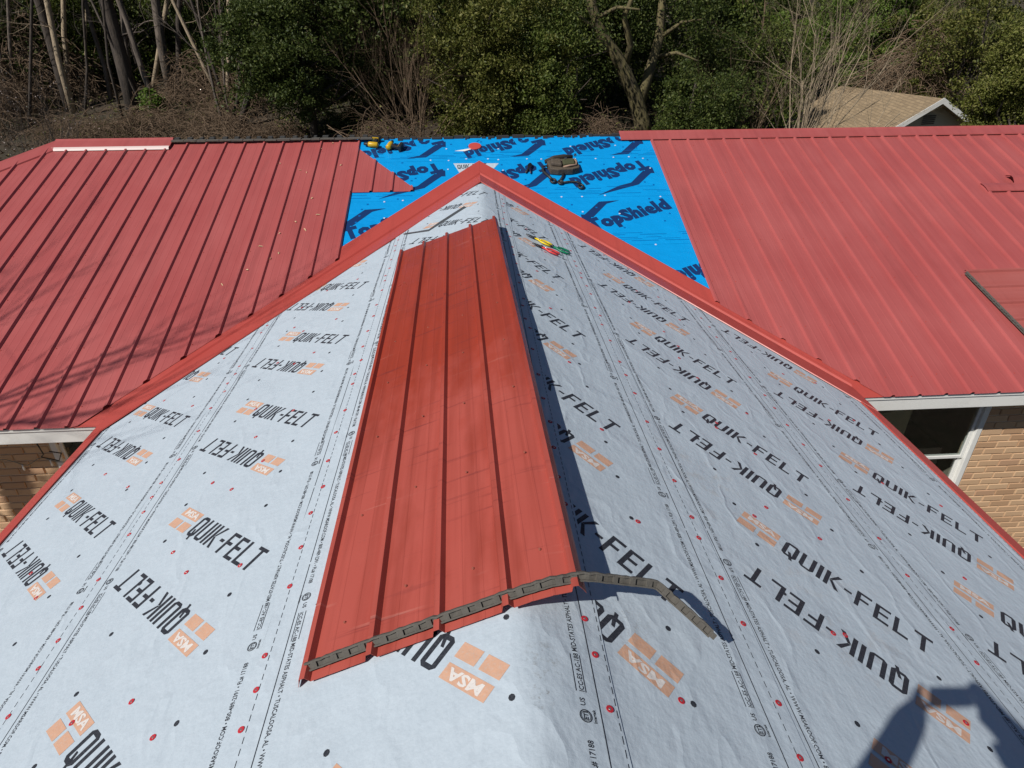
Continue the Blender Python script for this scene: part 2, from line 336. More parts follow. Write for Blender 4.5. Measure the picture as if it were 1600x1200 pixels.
# ------------------------------------------------------------------ metal roof panels
def rib_profile(n):
    """x,h profile for n rib spacings with a rib at each end"""
    P = []
    for k in range(n+1):
        c = k*S9; P += [(c-.0205, 0), (c-.0095, .020), (c+.0095, .020), (c+.0205, 0)]
        if k < n:
            for q in (S9/3+.002, 2*S9/3-.002): P += [(c+q-.0065, 0), (c+q-.0035, .0009), (c+q+.0035, .0009), (c+q+.0065, 0)]
    return P
def valley_y(x): return -VR*abs(x)
def panel_on_main(x0, n, ybot, ytop, h0=.008, rows=3):
    prof = [(x0+a, h) for a, h in rib_profile(n)]
    V = []; cols = 0
    for x, h in prof:
        yb, yt = ybot(x), ytop(x)
        if yt-yb < .01: continue
        cols += 1
        for r in range(rows+1):
            y = yb+(yt-yb)*r/rows
            V.append(main_pt(x, y, h0+h))
    if cols < 2: return None
    F = [(c*(rows+1)+r, (c+1)*(rows+1)+r, (c+1)*(rows+1)+r+1, c*(rows+1)+r+1) for c in range(cols-1) for r in range(rows)]
    return np_mesh('roof_panel', np.array([tuple(v) for v in V]), np.array(F))
def screw_mesh(pts, nrm, parent, r=.0055):
    mb = MB(); nrm = Vector(nrm).normalized(); u = nrm.orthogonal().normalized(); v = nrm.cross(u)
    for p in pts:
        p = Vector(p); ring = [p+u*math.cos(a)*r+v*math.sin(a)*r for a in [i*math.pi/3 for i in range(6)]]
        top = [q+nrm*.005-(q-p)*.25 for q in ring]
        mb.add(ring+top, [(i, (i+1) % 6, 6+(i+1) % 6, 6+i) for i in range(6)]+[tuple(range(6, 12))])
    return hpart(mb, 'screw_heads', M_trim, parent)
def ytop_left(x): return min(YR-.02, YR-.02+(x-X_HIP)-.05) if x < X_HIP+.05 else YR-.02
def ybot_left(x): return max(-YE-.035, valley_y(x)+.115) if x > -3.3 else -YE-.035
def ybot_right(x): return max(-YE-.035, valley_y(x)+.125) if x < 3.3 else -YE-.035
def lay_panels(edges, yb, yt):
    for x0, n, h in edges:
        me = panel_on_main(x0, n, yb, yt, h)
        if me is None: continue
        o = hpart(me, 'roof_panel', M_roof)
        pts = []
        for k in range(n):
            for q in (.035,):
                x = x0+k*S9+q; y = yt(x)-.25
                while y > yb(x)+.06: pts.append(main_pt(x, y+random.uniform(-.01, .01), h)); y -= .61
        if pts: s = screw_mesh(pts, nM, o); tag(s, kind='stuff')
left = [(XL_EDGE-4*S9*(k+1), 4, .010+.0025*(k % 2)) for k in range(9)]
lay_panels(left, ybot_left, ytop_left)
right = [(XR_EDGE+4*S9*k, 4, .010+.0025*(k % 2)) for k in range(10)]
lay_panels(right, ybot_right, lambda x: YR-.02)
# triangular offcut beside the stripped strip
tri_top = lambda x: .60+(x-(-1.455))*((-.30-.60)/(-.705+1.455))
me = panel_on_main(XL_EDGE+.004, 3, lambda x: -.305, tri_top, .012, 2)
o = hpart(me, 'cut_roof_panel', M_roof); tag(o, 'triangular roof panel cut off on the slant')

# ------------------------------------------------------------------ valley flashings, caps and eave trim
def valley_pt(x, dy, plane, h):
    y = valley_y(x)+dy
    if plane == 'main': return main_pt(x, y, h)
    return Vector((x, y, -w_*abs(x)+h*1.06))
for s in (-1, 1):
    xs = [0, .4, .8, 1.3, 1.8, 2.3, 2.8, 3.02]
    rows = []
    for x in xs:
        X = s*x
        dyo = .30
        rows.append([valley_pt(X, dyo, 'main', .0055), valley_pt(X, dyo-.008, 'main', .0076), valley_pt(X, .08, 'main', .008), valley_pt(X, .06, 'main', .018), valley_pt(X, .03, 'main', .018), valley_pt(X, .006, 'main', .009),
                     valley_pt(X, -.03, 'wing', .014), valley_pt(X, -.378, 'wing', .0135), valley_pt(X, -.385, 'wing', .006)])
    n = len(rows[0]); V = [v for r in rows for v in r]
    F = [(i*n+j, i*n+j+1, (i+1)*n+j+1, (i+1)*n+j) for i in range(len(xs)-1) for j in range(n-1)]
    apron = [main_pt(s*2.7, -2.6, .003), main_pt(s*3.4, -2.6, .003), main_pt(s*3.4, -YE-.03, .003), main_pt(s*2.98, -YE-.03, .003)]
    o = hpart(MB().add(V, F).add(apron, [(0, 1, 2, 3)]), 'valley_flashing', M_trim); so = o.modifiers.new('sheet', 'SOLIDIFY'); so.thickness = .0015
    # wing eave trim: face on the slope, then turned down
    pr = [(XE-.075, .004), (XE-.07, .012), (XE+.02, .010), (XE+.045, -.012), (XE+.045, -.10), (XE+.03, -.105)]
    V = []
    for y in (-VR*(XE)+.02, YF):
        for x, h in pr:
            V.append((s*x, y, -w_*min(x, XE+.02)+h))
    n = len(pr); o = hpart(MB().add(V, [(j, j+1, n+j+1, n+j) for j in range(n-1)]), 'eave_trim', M_trim); so = o.modifiers.new('sheet', 'SOLIDIFY'); so.thickness = .0015
def ridge_cap(x0, x1, name, lab):
    zr = m_*YR; V = []; pr = [(-.155, .022), (-.150, .034), (-.03, .040), (0, .050), (.03, .040), (.15, .034)]
    for x in (x0, x1):
        for dy, h in pr: V.append((x, YR+dy, zr-m_*abs(dy)+h+.004))
    n = len(pr); o = hpart(MB().add(V, [(j, j+1, n+j+1, n+j) for j in range(n-1)]), name, M_trim if False else M_roof); so = o.modifiers.new('sheet', 'SOLIDIFY'); so.thickness = .002
    tag(o, lab); return o
ridge_cap(1.775, 12.0, 'ridge_cap', 'long ridge cap over the right hand red roof')
ridge_cap(X_HIP-.02, -3.70, 'ridge_cap', 'short ridge cap at the left end of the roof')
mb = MB()                             # hemmed front edge of the left ridge cap, sun glare painted in as pale colour
V = []
pr = [(-.150, .036), (-.165, .045), (-.19, .04), (-.20, .022)]
for x in (X_HIP+.02, -3.705):
    for dy, h in pr: V.append((x, YR+dy, m_*YR-m_*abs(dy)+h))
n = len(pr); M_hem = mat('painted_glare_hem', (.80, .66, .62), .25, .0, .8)
hpart(MB().add(V, [(j, j+1, n+j+1, n+j) for j in range(n-1)]), 'cap_hem', M_hem)
# hip cap
V = []
hd = Vector((-1, -1, -m_)); hs = Vector((1, -1, 0)).normalized()
for t in (0.02, 4.1):
    c0 = Vector((X_HIP, YR, m_*YR))+hd*t
    for q, h in ((-.15, .012), (-.145, .026), (-.03, .038), (0, .048), (.03, .038), (.145, .026), (.15, .010)):
        V.append(c0+hs*q+Vector((0, 0, h-abs(q)*m_*.72)))
hpart(MB().add(V, [(j, j+1, 7+j+1, 7+j) for j in range(6)]), 'hip_cap', M_roof)
# closure strip left along the open ridge, and the torn black bits further right
mb = MB(); mb2 = MB()
x = -3.70
while x < -1.42:
    L = random.uniform(.10, .2); z = m_*(YR-.03)
    mb.box((x, YR-.10+random.uniform(-.01, .01), z+.026+random.uniform(-.004, .003)), (x+L-.006, YR-.03, z+.040+random.uniform(-.003, .006)))
    mb2.box((x+.02, YR-.028, z+.03), (x+L*.5, YR+.03, z+.062)); x += L
hpart(mb, 'ridge_closure_strip', M_foam); tag(hpart(mb2, 'ridge_vent_teeth', mat('dark_vent_foam', (.05, .05, .05), .9)), kind='stuff')
mb = MB(); x = -1.42
while x < 1.80:
    L = random.uniform(.03, .16); z = m_*YR
    mb.box((x, YR-.03+random.uniform(-.015, .01), z-.004), (x+L, YR+.03, z+.008+random.uniform(0, .022)))
    if random.random() < .45: mb.box((x, YR-.06, z-.018), (x+L*.4, YR-.035, z-.005+random.uniform(0, .01)))
    x += L+random.uniform(.0, .05)
tag(hpart(mb, 'torn_ridge_closure', mat('torn_black_felt', (.035, .033, .035), .85)), kind='stuff')

# ------------------------------------------------------------------ felt sheets on the wing
_w = [(RNG.uniform(3, 17), RNG.uniform(0, 2*math.pi), RNG.uniform(0, 2*math.pi), RNG.uniform(.3, 1)) for _ in range(14)]
def wrinkle(x, y):
    z = 0
    for k, a, ph, am in _w: z = z+am*np.sin(k*(np.cos(a)*x+.7*np.sin(a)*y)+ph)/k
    amp = .0085
    b = np.exp(-((x-.10)**2/.02+(y+6.65)**2/.06))*.012+np.exp(-((x+.2)**2/.05+(y+6.9)**2/.1))*.01
    return z*amp+b
def felt_z(x, y, off=0.0): return -w_*np.sqrt(x*x+.05**2)+wrinkle(x, y)+off
def felt_top(x): return -VR*np.abs(x)-.03
def grid_sheet(x0, x1, off):
    xs = [x0]
    while xs[-1] < x1-1e-6: xs.append(min(x1, xs[-1]+(.012 if abs(xs[-1]) < .2 else .04)))
    xs = np.array(xs); nr = 230; t = np.linspace(0, 1, nr)
    yt = felt_top(xs); Y = YF+(yt[:, None]-YF)*t[None]; X = np.repeat(xs[:, None], nr, 1)
    # ragged sheet edge
    lip = .004*np.sin(Y*2.1+x0)+.003*np.sin(Y*7+x1)
    X[0] += lip[0]; X[1] += lip[1]*.7; X[-1] += lip[-1]; X[-2] += lip[-2]*.7
    Z = felt_z(X, Y, off)
    V = np.stack([X, Y, Z], -1).reshape(-1, 3); n = nr; ii = (np.arange(len(xs)-1)[:, None]*n+np.arange(n-1)[None]).ravel()
    return np_mesh('felt_sheet', V, np.stack([ii, ii+n, ii+n+1, ii+1], 1), True)
# (name, x0, x1, z offset, pattern centre x, pattern phase y of the upright Q)
SHEETS = [('ridge', -.878, .25, .009, -.30, -5.78), ('R1', .05, .816, .006, .23, -5.72), ('R2', .70, 1.89, .003, 1.31, -5.68), ('R3', 1.78, 2.975, 0.0, 2.38, -4.715),
          ('L2', -1.94, -.78, .003, -1.37, -5.25), ('L3', -3.0+.02, -1.84, 0.0, -2.43, -4.56)]
PER = 1.065
# --- glyphs as non overlapping quads in a 1 x 2 cell
def quad(x0, y0, x1, y1): return [(x0, y0), (x1, y0), (x1, y1), (x0, y1)]
def ring(c, t):
    o = [(c, 0), (1-c, 0), (1, c), (1, 2-c), (1-c, 2), (c, 2), (0, 2-c), (0, c)]
    i = [(c+.02, t), (1-c-.02, t), (1-t, c+.04), (1-t, 2-c-.04), (1-c-.02, 2-t), (c+.02, 2-t), (t, 2-c-.04), (t, c+.04)]
    return [[o[k], o[(k+1) % 8], i[(k+1) % 8], i[k]] for k in range(8)]
t_ = .28
GLY = {
 'Q': ring(.22, t_)+[[(.5, t_), (.72, t_), (.56, .72), (.36, .72)], [(.62, -.30), (.86, -.30), (.76, 0), (.55, 0)]],
 'U': [quad(0, .24, t_, 2), quad(1-t_, .24, 1, 2), [(0, .24), (.22, 0), (.78, 0), (1, .24)]],
 'I': [quad(.0, 0, t_, 2)],
 'K': [quad(0, 0, t_, 2), [(t_+.02, .98), (.72, 2), (1.02, 2), (.5, 1.02)], [(.5, 1.0), (1.05, 0), (.75, 0), (t_+.02, .94)]],
 '-': [quad(.05, .86, .55, 1.12)],
 'F': [quad(0, 0, t_, 2), quad(t_, 2-t_, .95, 2), quad(t_, .92, .82, .92+t_)],
 'E': [quad(0, 0, t_, 2), quad(t_, 2-t_, .95, 2), quad(t_, .90, .85, .90+t_), quad(t_, 0, .95, t_)],
 'L': [quad(0, 0, t_, 2), quad(t_, 0, .92, t_)],
 'T': [quad(0, 2-t_, 1.1, 2), quad(.43, 0, .43+t_, 2-t_)]}
ADV = {'I': .48, '-': .8, 'K': 1.22, 'T': 1.3}
def word_polys():
    P = []; x = 0
    for ch in 'QUIK-FELT':
        P += [[(x+a, b) for a, b in q] for q in GLY[ch]]; x += ADV.get(ch, 1.2)
    return P, x-.2
def tri_fan(polys):
    out = []
    for q in polys:
        for i in range(1, len(q)-1): out.append((q[0], q[i], q[i+1]))
    return np.array(out, dtype=float)
def font_tris(txt, size, bold=0.0, shear=0.0, space=1.0):
    cu = bpy.data.curves.new('t', 'FONT'); cu.body = txt; cu.size = size; cu.offset = bold; cu.shear = shear; cu.space_character = space; cu.resolution_u = 2; cu.fill_mode = 'FRONT'
    o = bpy.data.objects.new('t', cu); COL.objects.link(o); dg = bpy.context.evaluated_depsgraph_get(); dg.update()
    me = bpy.data.meshes.new_from_object(o.evaluated_get(dg)); me.calc_loop_triangles()
    V = np.array([v.co[:2] for v in me.vertices]); T = np.array([t.vertices[:] for t in me.loop_triangles])
    bpy.data.objects.remove(o); bpy.data.curves.remove(cu); bpy.data.meshes.remove(me)
    return V[T]
def xform(T, ang=0, sx=1, sy=1, dx=0, dy=0):
    c, s = math.cos(ang), math.sin(ang); A = np.array([[c*sx, -s*sy], [s*sx, c*sy]]); return T@A.T+np.array([dx, dy])
def split_long(T, L):
    """T (n,3,2): bisect the longest edge until every edge is shorter than L(x)"""
    out = []
    for _ in range(14):
        e = np.linalg.norm(T-np.roll(T, -1, 1), axis=2); k = e.argmax(1); mx = e.max(1)
        lim = np.where(np.abs(T[:, :, 0]).min(1) < .2, .03, L); big = mx > lim
        out.append(T[~big])
        if not big.any(): break
        T = T[big]; k = k[big]; r = np.arange(len(T)); a, b, c = T[r, k], T[r, (k+1) % 3], T[r, (k+2) % 3]; mid = (a+b)/2
        T = np.concatenate([np.stack([a, mid, c], 1), np.stack([mid, b, c], 1)])
    return np.concatenate(out)
ANG = math.radians(-42.0)
wp, wl = word_polys(); SC = .640/wl
WORD = xform(tri_fan(wp), 0, SC, .118/2, 0, -.059)          # starts at Q's left edge, centred in height
MSA = font_tris('MSA', .062, .002); MSA -= MSA.reshape(-1, 2).mean(0)
def tile():
    ink, words, org, pal = [], [], [], []
    for inv in (0, 1):
        a = ANG+(math.pi if inv else 0)
        q0 = np.array([-.09*kx, 0]) if not inv else np.array([.05*kx, -.605])
        q0 = q0-np.array([math.cos(a), math.sin(a)])*.03
        put = lambda T: xform(T, a)+q0
        words.append(put(WORD))
        lg = [quad(-.212, .010, -.030, .062), quad(-.212, -.062, -.130, -.010), quad(-.112, -.062, -.030, -.010)]
        org.append(put(tri_fan(lg))); pal.append(put(xform(MSA, 0, 1.15, .78, -.121, .036)))
    # black fastener dots
    cir = lambda cx, cy, rx, ry: tri_fan([[(cx+rx*math.cos(i*math.pi/4), cy+ry*math.sin(i*math.pi/4)) for i in range(8)]])
    for j in range(4):
        for s in (-.273, .273): ink.append(cir(s, -.02+PER*j/4+.0, .010, .011))
    # edge lettering
    main = font_tris('MID-STATES ASPHALT \u2022 TUSCALOOSA, AL \u2022 WWW.MSAROOF.COM \u2022 800-489-2391 \u2022 FL# 17188', .03, .0004)
    w0 = main[..., 0].max(); main = xform(main, 0, .80/w0, .78)
    icc = xform(font_tris('ICC-ES AC-188', .026, .0004), 0, .75, .8)
    etl = font_tris('ETL', .022, .0006); etl -= etl.reshape(-1, 2).mean(0)
    us = xform(font_tris('US', .026, .0004), 0, .8, .8); itk = xform(font_tris('Intertek', .013, .0003), 0, .9, 1)
    def annulus(cx, cy, r0, r1, n=16): return tri_fan([[(cx+r*math.cos(t), cy+r*math.sin(t)) for r, t in ((r0, 2*math.pi*i/n), (r1, 2*math.pi*i/n), (r1, 2*math.pi*(i+1)/n), (r0, 2*math.pi*(i+1)/n))] for i in range(n)])
    line = [main+np.array([.235, 0]), icc+np.array([.105, .0]), tri_fan([quad(.105, -.006, .225, -.0035), quad(.105, .023, .225, .0255)]), annulus(.035, .008, .0155, .0185), annulus(.035, .008, .0125, .0138), xform(etl, 0, .8, .8, .035, .008), us+np.array([.063, .004]), itk+np.array([.018, -.022])]
    line = np.concatenate(line)
    ink.append(xform(line, math.pi/2, 1, 1, .445*kx+.01, -.9)); ink.append(xform(line, -math.pi/2, 1, 1, -.465*kx, -.15))
    dash = [quad(-.0012, i*.0355, .0012, i*.0355+.022) for i in range(30)]
    for s in (-.538*kx, .538*kx): ink.append(xform(tri_fan(dash), 0, 1, 1, s, 0))
    for s in (-.483*kx, .490*kx): ink.append(tri_fan([quad(s-.0016, 0, s+.0016, PER-.012)]))
    return [('edge_print', np.concatenate(ink), M_ink, .0009)]+[t for i in (0, 1) for t in (('printed_lettering', words[i], M_ink, .0009), ('printed_logo', org[i], M_orange, .0009), ('logo_lettering', pal[i], M_pale, .0015))]
TILE = tile()
capV = []; 
mbc = MB(); R0 = .0112
rings = [(R0, 0), (R0, .0010), (.0095, .0016), (.0042, .0013), (.0038, .0017)]
V = [(r*math.cos(a), r*math.sin(a), z) for r, z in rings for a in [i*2*math.pi/10 for i in range(10)]]+[(0, 0, .0018)]
F = [(i*10+j, i*10+(j+1) % 10, (i+1)*10+(j+1) % 10, (i+1)*10+j) for i in range(4) for j in range(10)]+[(40+j, 40+(j+1) % 10, 50) for j in range(10)]
cap_me = MB().add(V, F, False).mesh('cap_nail'); cap_me.materials.append(M_capred); cap_me.materials.append(M_nail)
for i, pl in enumerate(cap_me.polygons):
    if i >= 30: pl.material_index = 1
cap_small = cap_me.copy(); cap_small.materials.clear(); cap_small.materials.append(M_capwht); cap_small.materials.append(M_nail)
sheet_obj = {}
for nm, x0, x1, off, cx, py in SHEETS:
    o = hpart(grid_sheet(x0, x1, off), 'felt_sheet', M_felt); sheet_obj[nm] = o
    for pn, T, M, dz in TILE:
        acc = []
        for r in range(-3, 7):
            Q = T.copy(); Q[..., 1] += py+r*PER; Q[..., 0] = (Q[..., 0]+cx*kx)/kx
            acc.append(Q)
        for Q in ([np.concatenate(acc)] if pn == 'edge_print' else acc):
            cen = Q.mean(1); keep = (cen[:, 1] < felt_top(cen[:, 0])) & (cen[:, 1] > -7.6) & (Q[..., 0].max(1) < x1-.003) & (Q[..., 0].min(1) > x0+.003)
            if not keep.any(): continue
            Q = split_long(Q[keep], .06)
            X, Y = Q[..., 0].ravel(), Q[..., 1].ravel(); Z = felt_z(X, Y, off+dz)
            po = hpart(np_mesh(pn, np.stack([X, Y, Z], 1), np.arange(len(X)).reshape(-1, 3), True), pn, M, o)
            if pn == 'edge_print': tag(po, kind='stuff')
def cap(x, y, sheet, off):
    if y > felt_top(np.array(x))-.12: return
    o = bpy.data.objects.new('cap_nail', cap_me); COL.objects.link(o); o.parent = sheet_obj[sheet]
    o.location = (x, y, float(felt_z(np.array(x), np.array(y), off))+.0012); o.rotation_euler = Vector((w_*(1 if x > 0 else -1)+random.uniform(-.04, .04), random.uniform(-.04, .04), 1)).to_track_quat('Z', 'Y').to_euler()
for sh, x, off in (('ridge', -.843, .009), ('ridge', .212, .009), ('R1', .778, .006), ('R2', 1.853, .003), ('L2', -1.904, .003), ('R3', 2.935, 0), ('L3', -2.94, 0)):
    y = -6.95
    while y < 0:
        cap(x+random.gauss(0, .008), y, sh, off); y += random.choice((.13, .17, .21, .25, .3))*(1.5 if abs(x) > 2.5 else 1)
for sh, xs, off in (('R1', (.45,), .006), ('R2', (1.18, 1.28, 1.50), .003), ('R3', (2.3, 2.6), 0), ('L2', (-1.2, -1.38, -1.55), .003), ('L3', (-2.2, -2.45), 0)):
    for x in xs:
        y = -6.9+random.uniform(0, .5)
        while y < 0:
            if not (sh == 'R1' and False): cap(x+random.gauss(0, .05), y, sh, off)
            y += random.uniform(.45, .95)

# ------------------------------------------------------------------ blue underlayment on the main slope
BL = [(-1.55, 2.35, .30, YR, .004), (-1.55, 2.35, -.47, .36, .0025), (-1.62, 2.35, -1.30, -.41, .001), (-1.7, 2.35, -2.35, -1.24, -.0005)]
blue_obj = []
for x0, x1, y0, y1, h in BL:
    xs = np.linspace(x0, x1, 60); ys = np.linspace(y0, y1, 12); XX, YY = np.meshgrid(xs, ys)
    hh = h+.0012*np.sin(XX*5+YY*9)*np.sin(YY*7+1)+.0012
    V = np.stack([XX, YY-nM.y*0, m_*YY+hh*km], -1).reshape(-1, 3); n = 60; ii = (np.arange(11)[:, None]*n+np.arange(n-1)[None]).ravel()
    blue_obj.append(hpart(np_mesh('underlayment_sheet', V, np.stack([ii, ii+1, ii+n+1, ii+n], 1), True), 'underlayment_sheet', M_blue))
def blue_print(T, material, sheet, name, h):
    T = np.asarray(T); out = T
    for _ in range(3):
        e = np.linalg.norm(out-np.roll(out, -1, 1), axis=2).max(1)
        if e.max() < .25: break
        a, b, c = out[:, 0], out[:, 1], out[:, 2]; ab, bc, ca = (a+b)/2, (b+c)/2, (c+a)/2
        out = np.concatenate([np.stack(t, 1) for t in ((a, ab, ca), (ab, b, bc), (ca, bc, c), (ab, bc, ca))])
    cen = out.mean(1)
    X, Y = out[..., 0].ravel(), out[..., 1].ravel()
    Z = m_*Y+(h+.0012*np.sin(X*5+Y*9)*np.sin(Y*7+1)+.0012+.0011)*km
    return hpart(np_mesh(name, np.stack([X, Y, Z], 1), np.arange(len(X)).reshape(-1, 3)), name, material, blue_obj[sheet])
TS = font_tris('TopShield', .20, .014, .0, 1.10); tw = TS[..., 0].max(); TS = xform(TS, 0, 1.0/tw, 1.3); TS -= np.array([.49, .0])
SW = tri_fan([[(-.42, .06), (-.40, .10), (-.34, .11), (-.30, .10)], [(-.42, .06), (-.34, .11), (-.36, .18), (-.44, .17)], [(-.36, .11), (-.30, .09), (-.05, .26), (-.10, .31)], [(-.10, .31), (-.05, .26), (.10, .255), (.42, .30)]])
SW = np.concatenate([tri_fan([[(-.50, .02), (-.40, .0), (-.36, .10), (-.46, .14)]]), tri_fan([[(-.46, .10), (-.36, .04), (-.10, .20), (-.16, .27)]]), tri_fan([[(-.16, .27), (-.10, .20), (.06, .20), (.38, .27)]])])
LOGO = np.concatenate([TS, SW+np.array([-.02, .16])])
def blue_logo(cx, cy, inv, ang=.37):
    T = xform(LOGO, 0, 1, 1); T = T*np.array([1, .95]); T[..., 1] += .38*T[..., 0]*.0
    return xform(T, ang+(math.pi if inv else 0))+np.array([cx, cy])
rowsB = [(0, True, [(-.95, .70), (.28, .70), (1.5, .70)], .004), (1, True, [(-.95, .08), (.32, .08), (1.50, .07)], .0025), (2, False, [(-.95, -.93), (.30, -.90), (1.62, -.87)], .001), (3, True, [(1.0, -1.72), (2.15, -1.62)], -.0005)]
for sh, inv, cs, h in rowsB:
    T = []
    for cx, cy in cs: T.append(blue_logo(cx, cy, inv))
    T = np.concatenate(T); cen = T.mean(1); y0, y1 = BL[sh][2], BL[sh][3]
    T = T[(T[..., 1].max(1) < y1-.01) & (T[..., 1].min(1) > y0-.0) & (T[..., 0].max(1) < BL[sh][1]) & (T[..., 0].min(1) > BL[sh][0])]
    blue_print(T, M_navy, sh, 'printed_lettering', h)
    # small instruction print in rows near the laps
    q = []
    yl = y0+.06 if sh < 3 else y0+.2
    for r, (dy, th) in enumerate(((0, .006), (.03, .004), (.055, .004), (.10, .006), (.13, .004))):
        x = BL[sh][0]+.05+random.uniform(0, .1)
        while x < BL[sh][1]-.2:
            L = random.uniform(.12, .34)
            if random.random() < .75: q.append(quad(x, yl+dy, x+L, yl+dy+th))
            x += L+random.uniform(.03, .2)
    for k in range(22):
        x, y = random.uniform(BL[sh][0], BL[sh][1]), random.uniform(y0+.2, y1-.03); q.append(quad(x, y, x+.022, y+.022))
    tag(blue_print(tri_fan(q), M_navy2, sh, 'small_print', h+.0006), kind='stuff')
def bcap(x, y, sh):
    o = bpy.data.objects.new('cap_nail', cap_small); COL.objects.link(o); o.parent = blue_obj[sh]
    o.location = main_pt(x, y, BL[sh][4]+.004); o.rotation_euler = nM.to_track_quat('Z', 'Y').to_euler()
for sh, y, n in ((1, .31, 16), (0, .56, 5), (2, -.46, 9), (2, -.75, 4), (3, -1.32, 7), (1, .1, 5)):
    for k in range(n):
        x = -1.3+3.4*(k+random.uniform(.1, .9))/n
        if y < valley_y(x)+.32: continue
        if x < -.6 and -.4 < y < .6: continue
        bcap(x, y+random.uniform(-.03, .03), sh)
# felt scrap on the main slope above the peak
pts = [(-.31, .25), (.23, .235), (.10, .02), (-.22, .0)]
fs = hpart(MB().add([main_pt(x, y, .0060) for x, y in pts], [(3, 2, 1, 0)]), 'felt_scrap', M_felt)
sc = xform(WORD, .1, .55, .7, -.26, .17); V = sc[(sc[..., 0].max(1) < .1)]
X, Y = V[..., 0].ravel(), V[..., 1].ravel(); P = np.array([tuple(main_pt(a, b, .0068)) for a, b in zip(X, Y)]); hpart(np_mesh('printed_lettering', P, np.arange(len(P)).reshape(-1, 3)), 'printed_lettering', M_ink, fs)
#=== PART2 ===
# ------------------------------------------------------------------ loose things on the roof
def left_z(x): return w_*x+.018-.9*max(0, x)**2
def loose_panel():
    TL, TR, BR, BL_ = (-.776, -1.95), (.105, -2.05), (.192, -6.31), (-.692, -6.355)
    prof = rib_profile(4); a0, a1 = prof[0][0], prof[-1][0]
    prof = [(a0-.006, -.006)]+prof+[(a1+.004, -.012)]
    rows = 46; V = []
    for a, h in prof:
        u = (a-a0)/(a1-a0)
        for r in range(rows+1):
            v = r/rows
            x = (BL_[0]*(1-u)+BR[0]*u)*(1-v)+(TL[0]*(1-u)+TR[0]*u)*v; y = (BL_[1]*(1-u)+BR[1]*u)*(1-v)+(TL[1]*(1-u)+TR[1]*u)*v
            z = left_z(x)+h*1.05+.0025*math.sin(v*13+u*2)+.002*math.sin(v*31+u*7)*(1-abs(2*u-1))
            if u < .06: z -= .004*math.sin(v*9)**2
            V.append((x-h*w_*.9, y, z))
    F = [(c*(rows+1)+r, (c+1)*(rows+1)+r, (c+1)*(rows+1)+r+1, c*(rows+1)+r+1) for c in range(len(prof)-1) for r in range(rows)]
    o = mesh_obj('loose_roof_panel', np_mesh('loose_roof_panel', np.array(V), np.array(F)), M_loose)
    so = o.modifiers.new('sheet', 'SOLIDIFY'); so.thickness = .0012
    tag(o, 'long red ribbed metal sheet lying loose along the grey felt ridge', 'metal sheet')
    mb = MB(); nrm = Vector((-w_, 0, 1)).normalized(); uu = nrm.orthogonal().normalized(); vv = nrm.cross(uu)
    for k in range(4):
        for j in range(8):
            u = (k*S9+.115+random.uniform(-.012, .012))/(4*S9); v = (j+.35+.12*((k*3) % 4)/4+random.uniform(-.03, .03))/8
            x = (BL_[0]*(1-u)+BR[0]*u)*(1-v)+(TL[0]*(1-u)+TR[0]*u)*v; y = (BL_[1]*(1-u)+BR[1]*u)*(1-v)+(TL[1]*(1-u)+TR[1]*u)*v
            p = Vector((x, y, left_z(x)+.0035)); ring = [p+uu*math.cos(a)*.0055+vv*math.sin(a)*.0055 for a in [i*math.pi/3 for i in range(6)]]
            top = [q+nrm*.0045-(q-p)*.3 for q in ring]; mb.add(ring+top, [(i, (i+1) % 6, 6+(i+1) % 6, 6+i) for i in range(6)]+[tuple(range(6, 12))])
    s = mb.build('screw_heads', mat('loose_panel_screws', (.42, .14, .10), .4, .3), o); tag(s, kind='stuff')
loose_panel()
def closure(path, name, label, w=.024, h=.024, up=None, step=.014):
    """profiled foam strip: one swept C shaped body with an open slot on the near side, bridged by posts"""
    P = [Vector(p) for p in path]; Q = [P[0]]
    for A, B in zip(P[:-1], P[1:]):
        n = max(1, int((B-A).length/step)); Q += [A.lerp(B, (i+1)/n) for i in range(n)]
    for _ in range(1): Q = [Q[0]]+[(Q[i-1]+Q[i]*2+Q[i+1])/4 for i in range(1, len(Q)-1)]+[Q[-1]]
    e = empty(name, Q[0]); mb, mp = MB(), MB(); rows = []; pr = [(-w/2, 0), (w/2, 0), (w/2, .005), (w/2-.008, .005), (w/2-.008, h-.006), (w/2-.002, h-.006), (w/2-.003, h), (-w/2, h)]
    acc = 0; gap = .02
    for i, q in enumerate(Q):
        t = (Q[min(i+1, len(Q)-1)]-Q[max(i-1, 0)]).normalized(); n = Vector(up or (0, 0, 1)); n = (n-t*n.dot(t)).normalized(); f = t.cross(n); j = Vector((random.gauss(0, .0008), random.gauss(0, .0012), random.gauss(0, .0010)))
        rows.append([q-Q[0]+f*a+n*b+j*(1 if b > .01 else .4) for a, b in pr])
        if i:
            acc += (q-Q[i-1]).length
            if acc > gap:
                Mx = Matrix(((t.x, f.x, n.x, (q-Q[0]).x), (t.y, f.y, n.y, (q-Q[0]).y), (t.z, f.z, n.z, (q-Q[0]).z), (0, 0, 0, 1))); mp.box((-.007, w/2-.010, .0045), (.008+random.uniform(0, .008), w/2-.0008, h-.0055), Mx); acc = 0; gap = random.choice((.040, .046, .046, .07))
    k = len(pr); V = [v for r in rows for v in r]; F = [(i*k+j, i*k+(j+1) % k, (i+1)*k+(j+1) % k, (i+1)*k+j) for i in range(len(rows)-1) for j in range(k)]+[tuple(range(k-1, -1, -1)), tuple((len(rows)-1)*k+j for j in range(k))]
    child0(mb.add(V, F), 'foam_body', M_foam, e); tag(child0(mp, 'slot_posts', M_foam, e), kind='stuff')
    return tag(e, label, 'foam strip')
def child0(mb, name, material, parent): return mb.build(name, material, parent)
zP = lambda x: left_z(x)+.004
